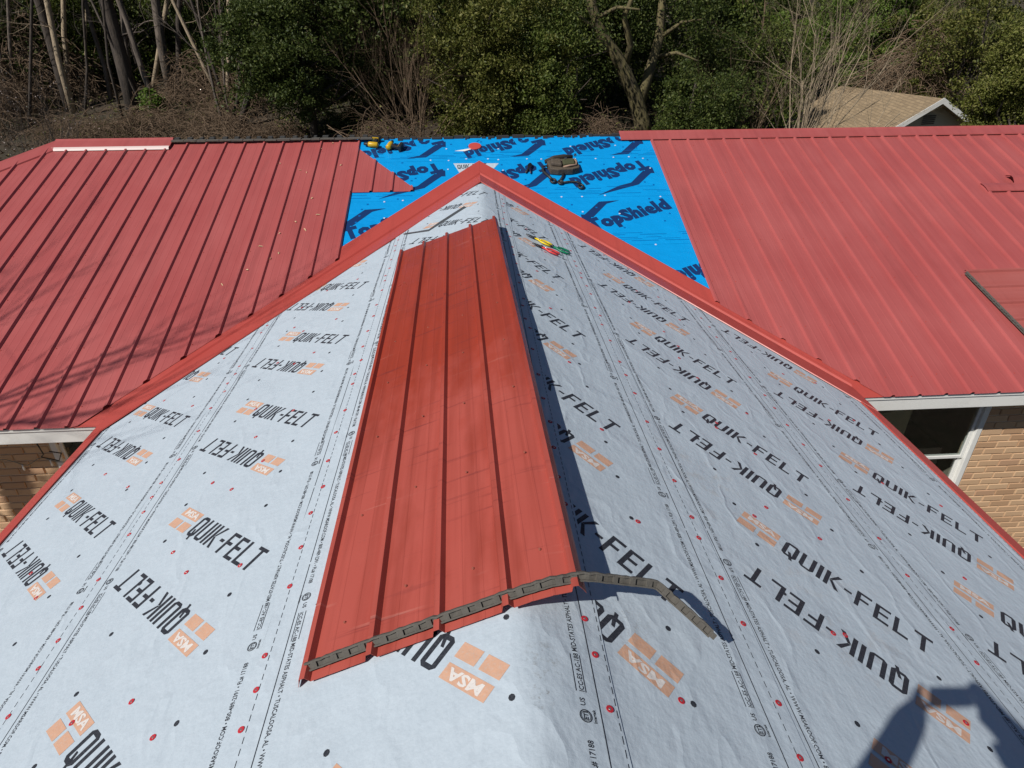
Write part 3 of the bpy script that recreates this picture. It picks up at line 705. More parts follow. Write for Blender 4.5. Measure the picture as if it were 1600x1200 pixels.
closure([(-.672, -6.315, zP(-.672)), (-.45, -6.306, zP(-.45)+.004), (-.235, -6.298, zP(-.235)+.005), (.0, -6.29, zP(.0)+.005), (.10, -6.285, zP(.10)+.005), (.196, -6.275, zP(.185)+.001), (.43, -6.25, -.016), (.583, -6.352, -.128)], 'foam_closure_strip', 'dirty grey slotted foam strip lying across the near end of the loose red sheet', .020, .028, (0, .55, .84))
fz = lambda x, y: float(felt_z(np.array(x), np.array(y), .012))
def flat_strip(path, name, label, w=.040, t=.006):
    mb = MB(); e = None
    P = [Vector(p) for p in path]; L, R2 = [], []
    for i, p in enumerate(P):
        d = (P[min(i+1, len(P)-1)]-P[max(i-1, 0)]).normalized(); s = d.cross(Vector((0, 0, 1))).normalized()*w/2; L.append(p+s); R2.append(p-s)
    n = len(P); V = L+R2+[v+Vector((0, 0, t)) for v in L]+[v+Vector((0, 0, t)) for v in R2]
    F = []
    for i in range(n-1): F += [(2*n+i, 2*n+i+1, 3*n+i+1, 3*n+i), (i, n+i, n+i+1, i+1), (i, i+1, 2*n+i+1, 2*n+i), (n+i, 3*n+i, 3*n+i+1, n+i+1)]
    F += [(0, 2*n, 3*n, n), (n-1, 2*n-1, 4*n-1, 3*n-1)]
    return tag(mb.add(V, F).build(name, M_steel), label, 'metal strip')
M_steel = mat('dull_grey_steel', (.16, .17, .18), .5, .6)
sp = [(-.788, -1.315), (-.66, -1.44), (-.527, -1.567), (-.41, -1.455), (-.29, -1.34), (-.173, -1.228)]
flat_strip([(x, y, fz(x, y)) for x, y in sp], 'bent_metal_strip', 'thin bent grey strip lying on the left felt above the loose red sheet')

# loose sheet lying across the right hand roof, ribs running along the ridge
def cross_panel():
    prof = rib_profile(4); V = []; x0 = lambda a: 4.757+.10*(a/(4*S9)); rows = 6
    for a, h in prof:
        for r in range(rows+1): V.append(main_pt(x0(a)+2.6*r/rows, -1.875-a*.945, .034+h+.006*math.sin(r*.9)))
    F = [(c*(rows+1)+r, c*(rows+1)+r+1, (c+1)*(rows+1)+r+1, (c+1)*(rows+1)+r) for c in range(len(prof)-1) for r in range(rows)]
    o = mesh_obj('cross_laid_roof_panel', np_mesh('cross_laid_roof_panel', np.array([tuple(v) for v in V]), np.array(F)), red_metal('dusty_cross_panel', (.34, .078, .066), (.39, .108, .095), (.5, 14, 1), .7, .62))
    so = o.modifiers.new('sheet', 'SOLIDIFY'); so.thickness = .0012
    tag(o, 'dull red metal sheet laid sideways on the right hand roof near its eave', 'metal sheet')
cross_panel()
P0, P1 = main_pt(4.765, -1.89, .030), main_pt(4.86, -2.74, .030)
def foam_edge(): 
    pts = [P0+(P1-P0)*(i/4)+Vector((-.012, 0, 0)) for i in range(5)]
    closure(pts, 'foam_edge_strip', 'foam strip along the end of the sideways red sheet on the right roof', .022, .024, nM)
foam_edge()
def trim_piece(x0, x1, y, w, h, name, label):
    pr = [(-w/2, .026), (-w/2+.004, .036), (-.02, h), (.02, h), (w/2-.004, .036), (w/2, .022)]
    mb = MB(); V = [main_pt(x, y+d, q) for x in (x0, x1) for d, q in pr]; n = len(pr)
    o = mb.add(V, [(j, j+1, n+j+1, n+j) for j in range(n-1)]).build(name, M_roof); so = o.modifiers.new('sheet', 'SOLIDIFY'); so.thickness = .0015; return tag(o, label, 'metal trim')
trim_piece(5.80, 8.3, -.47, .15, .044, 'loose_ridge_trim', 'loose red ridge trim lying level on the right hand roof')
trim_piece(6.20, 8.5, -.33, .17, .072, 'loose_ridge_trim', 'second loose red trim resting behind the first on the right hand roof')

# ------------------------------------------------------------------ hand tools
def frame_on(p, n, ang):
    n = Vector(n).normalized(); x = Vector((math.cos(ang), math.sin(ang), 0)); x = (x-n*x.dot(n)).normalized(); y = n.cross(x)
    return Matrix(((x.x, y.x, n.x, p[0]), (x.y, y.y, n.y, p[1]), (x.z, y.z, n.z, p[2]), (0, 0, 0, 1)))
M_blk = mat('black_rubber', (.018, .018, .02), .5); M_jaw = mat('blackened_jaw_steel', (.05, .05, .055), .35, .8); M_spring = mat('bright_steel', (.6, .6, .6), .25, 1)
def child(mb, name, material, parent, bev=0):
    o = mb.build(name, material, parent); 
    if bev: bevel(o, bev, 2)
    return o
nR = Vector((w_, 0, 1)).normalized(); nL = Vector((-w_, 0, 1)).normalized()
def snips(x, y, ang, col, cname, label, spread=.055):
    e = empty('tin_snips'); e.matrix_world = frame_on((x, y, fz(x, y)-.001), nR, ang); tag(e, label, 'snips', 'tin snips on the right felt slope')
    m = mat(cname+'_grip_plastic', col, .4)
    for s in (-1, 1):
        mb = MB(); mb.tube([(-.005, s*.004, .012), (.03, s*.012, .012), (.07, s*(.02+spread*.4), .013), (.115, s*(.016+spread*.5), .013), (.155, s*(.01+spread*.42), .012)], [.008, .009, .0105, .0105, .009], 8, flat=.8); child(mb, 'handle', m, e)
        mb = MB(); mb.prism([(-.012, s*.002), (-.03, s*.017), (-.06, s*.013), (-.098, s*.003), (-.098, -s*.0005), (-.05, s*.0)], .007+(.004 if s > 0 else -.002), .013+(.004 if s > 0 else -.002)); child(mb, 'jaw', M_jaw, e, .001)
    mb = MB(); mb.tube([(-.012, 0, .002), (-.012, 0, .024)], .012, 10); child(mb, 'pivot', M_jaw, e)
    mb = MB(); pts = [(.03+.012*math.cos(i*.9)*.6, -.014+.028*i/24, .013+.006*math.sin(i*.9)) for i in range(25)]; mb.tube(pts, .0016, 5); child(mb, 'spring', M_spring, e)
snips(.455, -2.02, -.35, (.80, .58, .01), 'yellow', 'yellow handled tin snips on the right felt slope beside the loose sheet')
snips(.495, -2.24, -.28, (.68, .05, .05), 'red', 'red handled tin snips on the felt between the yellow and green ones')
snips(.61, -2.10, -.12, (.0, .20, .09), 'green', 'green handled tin snips lying rightmost of the three on the felt', .075)
M_yel = mat('yellow_tool_plastic', (.62, .38, .015), .4)
def drill(x, y, ang, label, L=.17):
    e = empty('cordless_drill'); e.matrix_world = frame_on(main_pt(x, y, .008), nM, ang); tag(e, label, 'drill', 'cordless drills on the blue underlayment')
    z = .034
    mb = MB(); mb.tube([(-.085, 0, z), (-.075, 0, z), (.02, 0, z), (.035, 0, z)], [.024, .033, .033, .027], 12); child(mb, 'motor_housing', M_yel, e)
    mb = MB(); mb.tube([(.035, 0, z), (.05, 0, z), (.075, 0, z), (L*.5+.01, 0, z)], [.026, .022, .02, .010], 10); child(mb, 'chuck', M_blk, e)
    mb = MB(); mb.prism([(-.055, -.02), (-.01, -.02), (-.005, -.075), (-.012, -.125), (-.058, -.125), (-.05, -.07)], z-.018, z+.018); child(mb, 'handle', M_blk, e, .008)
    mb = MB(); mb.prism([(-.075, -.123), (.035, -.123), (.035, -.16), (-.075, -.16)], z-.032, z+.036); child(mb, 'battery', M_blk, e, .006)
    mb = MB(); mb.prism([(-.06, -.118), (.02, -.118), (.02, -.128), (-.06, -.128)], z-.028, z+.030); child(mb, 'battery_shoe', M_yel, e, .003)
    mb = MB(); mb.box((-.008, -.045, z-.008), (.008, -.024, z+.008)); child(mb, 'trigger', mat('red_trigger', (.4, .02, .02), .4), e, .002)
drill(-1.30, .63, math.radians(168), 'yellow and black cordless drill nearest the left red panels')
drill(-1.07, .62, math.radians(75), 'yellow and black cordless driver lying right of the other drill')
# tool pouch with its belt
def pouch():
    c = main_pt(.96, .09, .008); e = empty('tool_pouch'); e.matrix_world = frame_on(c, nM, .10) @ Matrix.Diagonal((1.12, 1.12, 1.3, 1)); tag(e, 'brown leather tool pouch with black belt straps on the blue underlayment', 'tool pouch')
    M_lea = mat('worn_pouch_leather', (.13, .095, .06), .75); N = NT(M_lea); N.set(Base_Color=N.mix(N.noise(45, 5, .7), (.03, .026, .022), (.15, .115, .08)), Normal=N.bump(N.noise(60, 4), .006, .7))
    mb = MB(); prof = [(-.15, .05), (-.135, -.095), (-.06, -.12), (.09, -.125), (.17, -.10), (.175, .05), (.13, .085), (-.05, .09), (-.13, .08)]
    mb.prism(prof, .0, .06); child(mb, 'bag', M_lea, e, .009)
    mb = MB(); mb.prism([(.0, -.07), (.125, -.065), (.135, .03), (.01, .035)], .055, .085); child(mb, 'pocket', mat('olive_pocket', (.06, .065, .03), .8), e, .012)
    mb = MB(); mb.prism([(-.125, -.05), (-.015, -.085), (-.01, .04), (-.11, .045)], .055, .092); child(mb, 'pocket', M_lea, e, .014)
    mb = MB(); mb.tube([(.0, -.08, .06), (.06, -.09, .075), (.135, -.075, .07), (.15, -.02, .072), (.14, .04, .07)], .009, 6); child(mb, 'pocket_binding', mat('tan_binding', (.36, .24, .17), .6), e)
    mb = MB(); mb.tube([(-.16, .09, .035), (-.06, .105, .06), (.05, .115, .06), (.14, .12, .05)], [.02, .024, .026, .018], 8); child(mb, 'rolled_flap', mat('dark_flap', (.03, .024, .02), .7), e)
    for path, r in (([(-.14, .02, .03), (-.20, .03, .025), (-.205, -.05, .015), (-.165, -.14, .012), (-.145, -.2, .012)], .014), ([(.0, -.1, .02), (-.02, -.17, .014), (-.07, -.25, .012), (-.06, -.28, .012), (.02, -.27, .012), (.10, -.28, .012), (.14, -.33, .012)], .014)):
        mb = MB(); mb.tube(path, r, 6, flat=.45); child(mb, 'belt_strap', M_blk, e)
    for x, y, r in ((-.135, -.235, .034), (.125, -.375, .034), (-.065, -.27, .030)):
        mb = MB(); mb.tube([(x+r*math.cos(a)*.8, y+r*math.sin(a), .012) for a in [i*math.pi/5 for i in range(11)]], .012, 6, flat=.8); child(mb, 'strap_end', M_blk, e)
    mb = MB(); mb.box((.03, .015, .086), (.055, .035, .097)); mb.box((.15, .085, .07), (.175, .11, .09)); child(mb, 'buckle', M_spring, e, .003)
pouch()
def nail_puller():
    e = empty('utility_knife'); e.matrix_world = frame_on(main_pt(.585, .10, .008), nM, math.radians(78)); tag(e, 'small black folded tool left of the tool pouch', 'hand tool')
    for a, s in ((.16, 1), (-.2, -1)):
        mb = MB(); mb.tube([(.02, 0, .016), (-.05, s*.018, .014), (-.11, s*.03, .012)], [.016, .014, .009], 7, flat=.7); child(mb, 'handle', mat('navy_handle', (.01, .012, .05), .45) if s < 0 else M_blk, e)
    mb = MB(); mb.prism([(.0, -.022), (.05, -.026), (.085, -.008), (.085, .012), (.05, .03), (.0, .022)], .006, .034); child(mb, 'head', M_jaw, e, .005)
nail_puller()
mb = MB(); mb.tube([main_pt(-.045, .605, .008), main_pt(-.045, .605, .018), main_pt(-.045, .605, .021)], [.078, .078, .068], 20, smooth=False); tag(mb.build('red_disc', mat('red_disc_plastic', (.55, .075, .06), .45)), 'flat round red disc lying on blue underlayment near the ridge', 'disc')
mb = MB(); mb.prism([(-.17, .0), (.0, .035), (.055, .03), (-.05, -.018)], .006, .010, frame_on(main_pt(-.12, .525, 0), nM, .08)); tag(mb.build('paper_scrap', mat('white_paper', (.8, .8, .78), .7)), 'white paper sliver below the red disc on the blue underlayment', 'paper scrap')

# dry leaves
M_leafdry = mat('dry_leaf', (.62, .42, .26), .8)
lm = MB(); lm.add([(-.045, 0, 0), (-.015, .016, .006), (.02, .014, .010), (.05, 0, .004), (.02, -.014, .012), (-.015, -.016, .004), (0, 0, .002)], [(0, 1, 6), (1, 2, 6), (2, 3, 6), (3, 4, 6), (4, 5, 6), (5, 0, 6)]); leaf_me = lm.mesh('fallen_leaf'); leaf_me.materials.append(M_leafdry)
spots = [(-2.338, .294), (-2.119, .149), (-1.663, -.111+.35), (-2.053, -1.311), (-2.158, -1.391), (-1.971, -.812), (-1.78, .72), (-1.95, .6), (-2.0, .1), (-1.9, -.4), (-1.75, -.7), (-1.85, -.95), (-2.25, -1.2), (-2.5, -1.75), (-2.35, -1.55), (-2.1, -1.0)]
for x, y in spots:
    o = bpy.data.objects.new('fallen_leaf', leaf_me); COL.objects.link(o); k = (x-XL_EDGE)/S9
    if abs(k-round(k)) < .14: x += .04
    o.matrix_world = frame_on(main_pt(x, y, .012), nM, random.uniform(0, 6)) @ Matrix.Diagonal((random.uniform(.25, .6), random.uniform(.3, .6), 1, 1))
    tag(o, 'small dry tan leaf on the left red roof beside the stripped strip', 'leaf', 'dry leaves on the left roof')

# string lights on the left wall
e = empty('string_lights', (-4.2, WY-.03, -1.7)); tag(e, 'thin string light cable sagging along the left brick wall', 'string lights')
def rel(P, o): return [Vector(p)-o.location for p in P]
path = [(-4.9+.05*i, WY-.02-.006*math.sin(i*1.7), -1.66-.035*math.sin(i*.42)**2-.02*math.sin(i*1.1)) for i in range(26)]
M_cable = mat('cable', (.22, .23, .2), .5)
mb = MB(); mb.tube(rel(path, e), .0035, 5); child(mb, 'cable', M_cable, e)
for i in (3, 8, 13, 18, 23):
    p = Vector(path[i])-e.location; mb = MB(); mb.tube([p, p+Vector((0, 0, -.03)), p+Vector((0, 0, -.05)), p+Vector((0, 0, -.065))], [.006, .007, .010, .003], 7); child(mb, 'bulb', M_white, e)
mb = MB(); mb.tube(rel([(-3.62, WY-.25, ZE-.17), (-3.66, WY-.18, -1.50), (-3.75, WY-.1, -1.58), (-3.66, WY-.05, -1.66), (-3.58, WY-.1, -1.55), (-3.64, WY-.14, -1.5)], e), .005, 5); child(mb, 'loose_end', mat('black_cable', (.02, .02, .02), .6), e)

# ------------------------------------------------------------------ the photographer, standing astride the ridge
def person():
    e = empty('person', (-.05, -8.1, -.02)); tag(e, 'person in dark work clothes standing on the ridge raising a phone to take the picture', 'person')
    c = CAM; J = {}
    def P(n, x, y, z, r): J[n] = (Vector((x, y, z)), r)
    P('pelvis', -.04, -8.12, .90, .135); P('belly', -.04, -8.10, 1.04, .135); P('chest', -.04, -8.08, 1.23, .15); P('neck', -.045, -8.06, 1.40, .06); P('skull', -.05, -8.04, 1.50, .082); P('crown', -.05, -8.035, 1.60, .085)
    for s, t in ((-1, 'l'), (1, 'r')):
        P(t+'sh', -.04+s*.18, -8.07, 1.33, .072); P(t+'el', c.x+s*.36, -7.90, 1.27, .072); P(t+'wr', c.x+s*.165, -7.74, 1.46, .052); P(t+'ha', c.x+s*.115, -7.70, 1.53, .050)
        P(t+'hip', -.04+s*.10, -8.12, .84, .095); P(t+'kn', -.05+s*.17, -8.07, .42, .066); P(t+'an', -.05+s*.22, -8.14, .0, .048); P(t+'toe', -.05+s*.25, -7.97, -.045, .045)
    E = [('pelvis', 'belly'), ('belly', 'chest'), ('chest', 'neck'), ('neck', 'skull'), ('skull', 'crown')]
    for t in 'lr': E += [('chest', t+'sh'), (t+'sh', t+'el'), (t+'el', t+'wr'), (t+'wr', t+'ha'), ('pelvis', t+'hip'), (t+'hip', t+'kn'), (t+'kn', t+'an'), (t+'an', t+'toe')]
    for s, t in ((-1, 'l'), (1, 'r')):          # fingers closing round the phone's short ends
        h = J[t+'ha'][0]
        for i, (dz, ln) in enumerate(((.028, .9), (.01, 1), (-.008, .95), (-.026, .8))):
            a = h+Vector((s*.005, .018, dz)); b = a+Vector((-s*.008, .022*ln, 0)); d = b+Vector((-s*.026*ln, .010, 0))
            for q, (pp, rr) in enumerate(((a, .0105), (b, .0095), (d, .008))): J[f'{t}f{i}{q}'] = (pp, rr)
            E += [(t+'ha', f'{t}f{i}0'), (f'{t}f{i}0', f'{t}f{i}1'), (f'{t}f{i}1', f'{t}f{i}2')]
        a = h+Vector((-s*.012, -.004, -.022)); b = a+Vector((-s*.03, .004, .016)); J[t+'t0'] = (a, .012); J[t+'t1'] = (b, .010); E += [(t+'ha', t+'t0'), (t+'t0', t+'t1')]
    names = list(J); me = bpy.data.meshes.new('body'); me.from_pydata([tuple(J[n][0]) for n in names], [(names.index(a), names.index(b)) for a, b in E], [])
    o = bpy.data.objects.new('body', me); COL.objects.link(o); o.modifiers.new('skin', 'SKIN'); 
    for i, n in enumerate(names):
        sv = me.skin_vertices[0].data[i]; sv.radius = (J[n][1], J[n][1]*(.72 if n in ('chest', 'belly', 'pelvis') else 1)); sv.use_root = (n == 'pelvis')
    sb = o.modifiers.new('sub', 'SUBSURF'); sb.levels = 2; sb.render_levels = 2
    dg = bpy.context.evaluated_depsgraph_get(); dg.update(); bm = bpy.data.meshes.new_from_object(o.evaluated_get(dg)); bpy.data.objects.remove(o)
    body = mesh_obj('body', bm, None, e); body.matrix_parent_inverse = Matrix.Translation(-Vector(e.location)); bm.materials.clear()
    for m in (mat('dark_shirt', (.03, .04, .07), .85), mat('work_trousers', (.06, .055, .05), .9), mat('skin', (.45, .27, .19), .55), mat('boots', (.10, .07, .045), .7)): bm.materials.append(m)
    for p in bm.polygons:
        q = p.center; p.use_smooth = True
        p.material_index = 3 if q.z < .06 else 1 if q.z < .93 else 2 if (q.z > 1.40 and (abs(q.x-c.x) > .0) and (q.y > -7.8 or q.y < -7.98 and abs(q.x+.05) < .13 and q.z > 1.42)) else 0
    hd = Vector((-.05, -8.03, 1.545))
    mb = MB(); rows = []
    V = []; nseg = 14
    for i in range(6):
        th = i/5*math.pi*.52
        for j in range(nseg):
            a = 2*math.pi*j/nseg; V.append(hd+Vector((math.sin(th)*math.cos(a)*.094, math.sin(th)*math.sin(a)*.105-.008, math.cos(th)*.098+.022)))
    mb.add(V, [(i*nseg+j, (i+1)*nseg+j, (i+1)*nseg+(j+1) % nseg, i*nseg+(j+1) % nseg) for i in range(5) for j in range(nseg)], True); mb.prism([(-.07, .07), (.07, .07), (.055, .15), (-.055, .15)], .0, .01, Matrix.Translation(hd+Vector((0, 0, .012))))
    cp = mb.build('cap', mat('dark_cap', (.03, .03, .035), .9), e); cp.matrix_parent_inverse = body.matrix_parent_inverse
    for nm, pts, r, m in (('nose', [hd+Vector((0, .085, .0)), hd+Vector((0, .112, -.03)), hd+Vector((0, .088, -.042))], [.008, .016, .012], 'n'), ('ear', [hd+Vector((-.088, .0, .01)), hd+Vector((-.098, -.008, -.015)), hd+Vector((-.088, -.004, -.04))], [.01, .016, .009], 'n'), ('ear', [hd+Vector((.088, .0, .01)), hd+Vector((.098, -.008, -.015)), hd+Vector((.088, -.004, -.04))], [.01, .016, .009], 'n'),
                          ('eye', [hd+Vector((-.035, .078, -.002)), hd+Vector((-.035, .090, -.002))], [.012, .006], 'e'), ('eye', [hd+Vector((.035, .078, -.002)), hd+Vector((.035, .090, -.002))], [.012, .006], 'e'), ('mouth', [hd+Vector((-.025, .080, -.068)), hd+Vector((0, .089, -.066)), hd+Vector((.025, .080, -.068))], [.004, .008, .004], 'm')):
        q = MB().tube(pts, r, 8).build(nm, bm.materials[2] if m == 'n' else mat('eye_dark', (.05, .03, .02), .2) if m == 'e' else mat('lip', (.4, .16, .13), .5), e); q.matrix_parent_inverse = body.matrix_parent_inverse
    ph = empty('phone'); ph.matrix_world = Matrix(((rgt.x, upv.x, -fwd.x, c.x), (rgt.y, upv.y, -fwd.y, c.y), (rgt.z, upv.z, -fwd.z, c.z), (0, 0, 0, 1))) @ Matrix.Translation((.0, -.02, .022))
    tag(ph, 'black phone held sideways in both hands of the person on the ridge', 'phone')
    child(MB().box((-.08, -.038, 0), (.08, .038, .008)), 'body', M_blk, ph, .004); child(MB().box((-.075, -.034, .0082), (.075, .034, .0088)), 'screen', mat('phone_screen', (.02, .02, .03), .1), ph)
person()
#=== PART3 ===
# ------------------------------------------------------------------ woods behind the house
def at(px, py, Y):
    """world point at depth plane y = Y seen in the direction of a photograph pixel"""
    d = fwd*FPX+rgt*(px-800)+upv*(600-py); return CAM+d*((Y-CAM.y)/d.y)
def leaf_material(name, a, b, c, rough=.5):
    m = mat(name, a, rough, 0, .22); N = NT(m); r = N.n('NewGeometry').outputs['Random Per Island']
    N.set(Base_Color=N.ramp(r, [(0, a), (.55, b), (1, c)])); N.b.inputs['Subsurface Weight'].default_value = 0
    tr = N.n('BsdfTranslucent', {'Color': (*[min(1, v*1.3) for v in b], 1)}); mx = N.n('MixShader', {0: .16}); out = N.t.nodes['Material Output']
    N.t.links.new(N.b.outputs[0], mx.inputs[1]); N.t.links.new(tr.outputs[0], mx.inputs[2]); N.t.links.new(mx.outputs[0], out.inputs[0]); return m
ML = {'dark': leaf_material('dark_evergreen_leaf', (.026, .042, .009), (.058, .082, .017), (.12, .14, .038)),
      'olive': leaf_material('olive_leaf', (.045, .060, .011), (.11, .12, .024), (.21, .20, .06)),
      'mid': leaf_material('mid_green_leaf', (.034, .056, .010), (.083, .112, .020), (.16, .18, .048)),
      'bright': leaf_material('bright_leaf', (.055, .10, .012), (.10, .165, .022), (.17, .23, .05)),
      'yellow': leaf_material('yellow_green_leaf', (.07, .085, .014), (.135, .15, .03), (.24, .23, .075)),
      'brown': leaf_material('brown_litter_leaf', (.06, .036, .021), (.11, .072, .043), (.19, .135, .085)),
      'pine': leaf_material('pine_needles', (.03, .045, .015), (.05, .07, .025), (.08, .10, .04))}
def bark(name, a, b, sc=9):
    m = mat(name, a, .9); N = NT(m); n = N.noise(sc, 6, .7, N.mapped((1, 1, .25))); N.set(Base_Color=N.mix(N.ramp(n, [(.35, BLK), (.65, WHT)]), a, b), Normal=N.bump(n, .05, .9)); return m
MBK = {'grey': bark('grey_bark', (.075, .06, .05), (.19, .155, .125)), 'dark': bark('dark_bark', (.035, .028, .024), (.09, .07, .055)), 'tan': bark('tan_twig_bark', (.30, .23, .15), (.50, .40, .28), 20), 'vine': bark('dry_vine', (.115, .075, .045), (.25, .172, .11), 20), 'moss': bark('mossy_bark', (.07, .055, .035), (.20, .17, .07))}
def leaf_quads(C, size, rng, up=.5, asp=.5):
    n = len(C); nr = rng.normal(size=(n, 3)); nr[:, 2] += up; nr[:, 1] -= .25; nr /= np.linalg.norm(nr, axis=1)[:, None]
    t = np.cross(nr, rng.normal(size=(n, 3))); t /= np.linalg.norm(t, axis=1)[:, None]+1e-9; b = np.cross(nr, t)
    s = (size*rng.uniform(.6, 1.35, n))[:, None]
    V = np.stack([C-t*s*.5, C+b*s*asp*.5+nr*s*.06, C+t*s*.5, C-b*s*asp*.5+nr*s*.06], 1).reshape(-1, 3)
    return V, np.arange(4*n).reshape(-1, 4)
def crown_points(rng, R, n_cl, n_leaf, cl_r, hollow=.5):
    """leaf clumps spread through several unequal lobes, so that the outline is uneven and gaps stay open"""
    R = np.array(R); nl = 8; ld = rng.normal(size=(nl, 3)); ld /= np.linalg.norm(ld, axis=1)[:, None]; lc = ld*R*rng.uniform(.35, .72, nl)[:, None]; lr = rng.uniform(.30, .58, nl)
    k = rng.choice(nl, n_cl, p=lr**2/np.sum(lr**2)); d = rng.normal(size=(n_cl, 3)); d /= np.linalg.norm(d, axis=1)[:, None]
    c = lc[k]+d*R*(lr[k]*(hollow+(1-hollow)*rng.random(n_cl)**.6)*rng.uniform(.8, 1.25, n_cl))[:, None]
    cr = cl_r*rng.uniform(.35, 1.45, n_cl); P = np.repeat(c, n_leaf, 0)
    off = rng.normal(size=(len(P), 3)); off /= np.linalg.norm(off, axis=1)[:, None]; off *= (rng.random(len(P))**.45)[:, None]*np.repeat(cr, n_leaf)[:, None]*np.array([1, 1, .7])
    return c, P+off
crown_cache = {}
def crown_mesh(key, R, n_cl, n_leaf, cl_r, size, seed, hollow=.5):
    if key not in crown_cache:
        rng = np.random.default_rng(seed); c, P = crown_points(rng, R, int(n_cl*1.6), int(n_leaf*1.9), cl_r, hollow); V, F = leaf_quads(P, size*.9*np.repeat(rng.uniform(.75, 1.3, int(n_cl*1.6)), int(n_leaf*1.9)), rng); crown_cache[key] = (np_mesh('crown', V, F), c)
    return crown_cache[key]
def grow(mb, p, d, L, r, lev, rng, bend=.25, sides=5, kids=(3, 5), up=.08, shrink=.62, spread=.7):
    n = 5 if lev > 0 else 4; pts = [p]; q = p.copy(); dd = d.normalized()
    for i in range(n):
        dd = (dd+Vector(rng.normal(size=3)*bend*.45)+Vector((0, 0, up))).normalized(); q = q+dd*(L/n); pts.append(q.copy())
    mb.tube(pts, [r*(1-.62*i/n) for i in range(n+1)], sides, cap=False)
    if lev == 0: return
    for k in range(rng.integers(kids[0], kids[1]+1)):
        f = rng.uniform(.25, 1); i = min(n-1, int(f*n)); b = pts[i].lerp(pts[i+1], f*n-i); ax = (pts[i+1]-pts[i]).normalized()
        nd = (ax+Vector(rng.normal(size=3))*spread).normalized(); grow(mb, b, nd, L*shrink*rng.uniform(.7, 1.2), r*.5*(1-.4*f), lev-1, rng, bend, max(3, sides-1), kids, up, shrink, spread)
def ev_tree(name, label, x, y, top, R, kind, key, n_cl=110, n_leaf=100, cl_r=.5, size=.10, seed=1, bk='dark', group=None, cat='tree'):
    """broadleaf evergreen: trunk and limbs reaching into a crown of leaf clumps"""
    gz = float(ground_z(x, y)); h = top-gz; e = empty(name, (x, y, gz)); tag(e, label, cat, group)
    me, cl = crown_mesh(key, R, n_cl, n_leaf, cl_r, size, seed); 
    if not me.materials: me.materials.append(ML[kind])
    cz = max(R[2]*.75, h-R[2]); cr = mesh_obj('crown', me, None, e); cr.material_slots[0].link = 'OBJECT'; cr.material_slots[0].material = ML[kind]; cr.location = (0, 0, cz); cr.rotation_euler = (0, 0, random.uniform(0, 6))
    rng = np.random.default_rng(seed+5); mb = MB(); tr = .05+.02*h
    mb.tube([(0, 0, -.1), (.05, .03, cz*.4), (-.05, .04, cz*.8), (0, 0, cz+R[2]*.4)], [tr, tr*.8, tr*.6, tr*.25], 8)
    for i in rng.choice(len(cl), min(22, len(cl)), replace=False):
        c = Vector(cl[i]); s0 = Vector((0, 0, cz*rng.uniform(.35, .95))); mid = s0.lerp(c+Vector((0, 0, cz)), .5)+Vector(rng.normal(size=3)*.15); mb.tube([s0, mid, c+Vector((0, 0, cz))], [tr*.4, tr*.25, tr*.1], 5, cap=False)
    child(mb, 'trunk', MBK[bk], e); return e
def PX(px, py, Y): return at(px, py, Y)
def place_ev(px, Y, top_py, wpx, kind, name, label, key, seed, Rz=2.6, Ry=None, **kw):
    p = at(px, top_py, Y); D = Y-CAM.y; R = wpx*D*.00093; return ev_tree(name, label, p.x, Y, p.z, (R, Ry or R*.8, Rz), kind, key, seed=seed, **kw)
# near belt of evergreens behind the ridge
place_ev(455, 15.0, -30, 120, 'dark', 'evergreen_tree', 'dark green evergreen left of centre behind the left red roof', 'a', 1, 2.9, n_cl=150, n_leaf=120, size=.105)
place_ev(735, 14.5, -40, 135, 'olive', 'evergreen_tree', 'olive green evergreen directly behind the roof peak', 'b', 2, 3.0, n_cl=170, n_leaf=120, size=.10)
place_ev(655, 19.0, -30, 110, 'olive', 'evergreen_tree', 'olive evergreen standing behind the bare brown shrub', 'c', 3, 3.4, n_cl=110, n_leaf=110, size=.11)
place_ev(870, 13.2, 45, 80, 'mid', 'evergreen_shrub', 'rounded green shrub just behind the blue strip of roof', 'd', 4, 2.0, n_cl=90, n_leaf=110, size=.09, cat='shrub')
place_ev(1095, 14.2, 65, 85, 'dark', 'evergreen_shrub', 'dark green shrub right of the leaning mossy trunk', 'e', 5, 1.9, n_cl=90, n_leaf=110, size=.09, cat='shrub')
place_ev(1120, 21.0, -60, 115, 'dark', 'evergreen_tree', 'tall dark evergreen rising left of the tan bare bush', 'f', 6, 4.2, n_cl=150, n_leaf=110, size=.12)
place_ev(1240, 26.0, -50, 130, 'mid', 'evergreen_tree', 'green evergreen behind the tan bare bush', 'g', 7, 4.6, n_cl=150, n_leaf=110, size=.13)
place_ev(1400, 31.0, -60, 120, 'bright', 'evergreen_tree', 'bright green tree above the neighbouring tan roof', 'h', 8, 5.4, n_cl=150, n_leaf=110, size=.14)
place_ev(1470, 29.5, 40, 80, 'yellow', 'evergreen_shrub', 'yellowish viny shrub mound right behind the neighbouring gable', 'i', 9, 3.6, n_cl=120, n_leaf=110, size=.12, cat='shrub')
place_ev(1650, 16.5, -30, 80, 'yellow', 'evergreen_tree', 'yellow green tree at the right edge of the picture', 'j', 10, 3.2, n_cl=150, n_leaf=120, size=.10)
place_ev(1500, 38.0, -70, 90, 'mid', 'evergreen_tree', 'far green tree between the bright tree and the right edge', 'k', 12, 6.5, n_cl=140, n_leaf=110, size=.16)
place_ev(225, 18.5, 128, 18, 'bright', 'evergreen_sapling', 'small bright green sapling among the brown vines at left', 'l', 13, .8, n_cl=22, n_leaf=60, cl_r=.25, size=.11, cat='sapling')
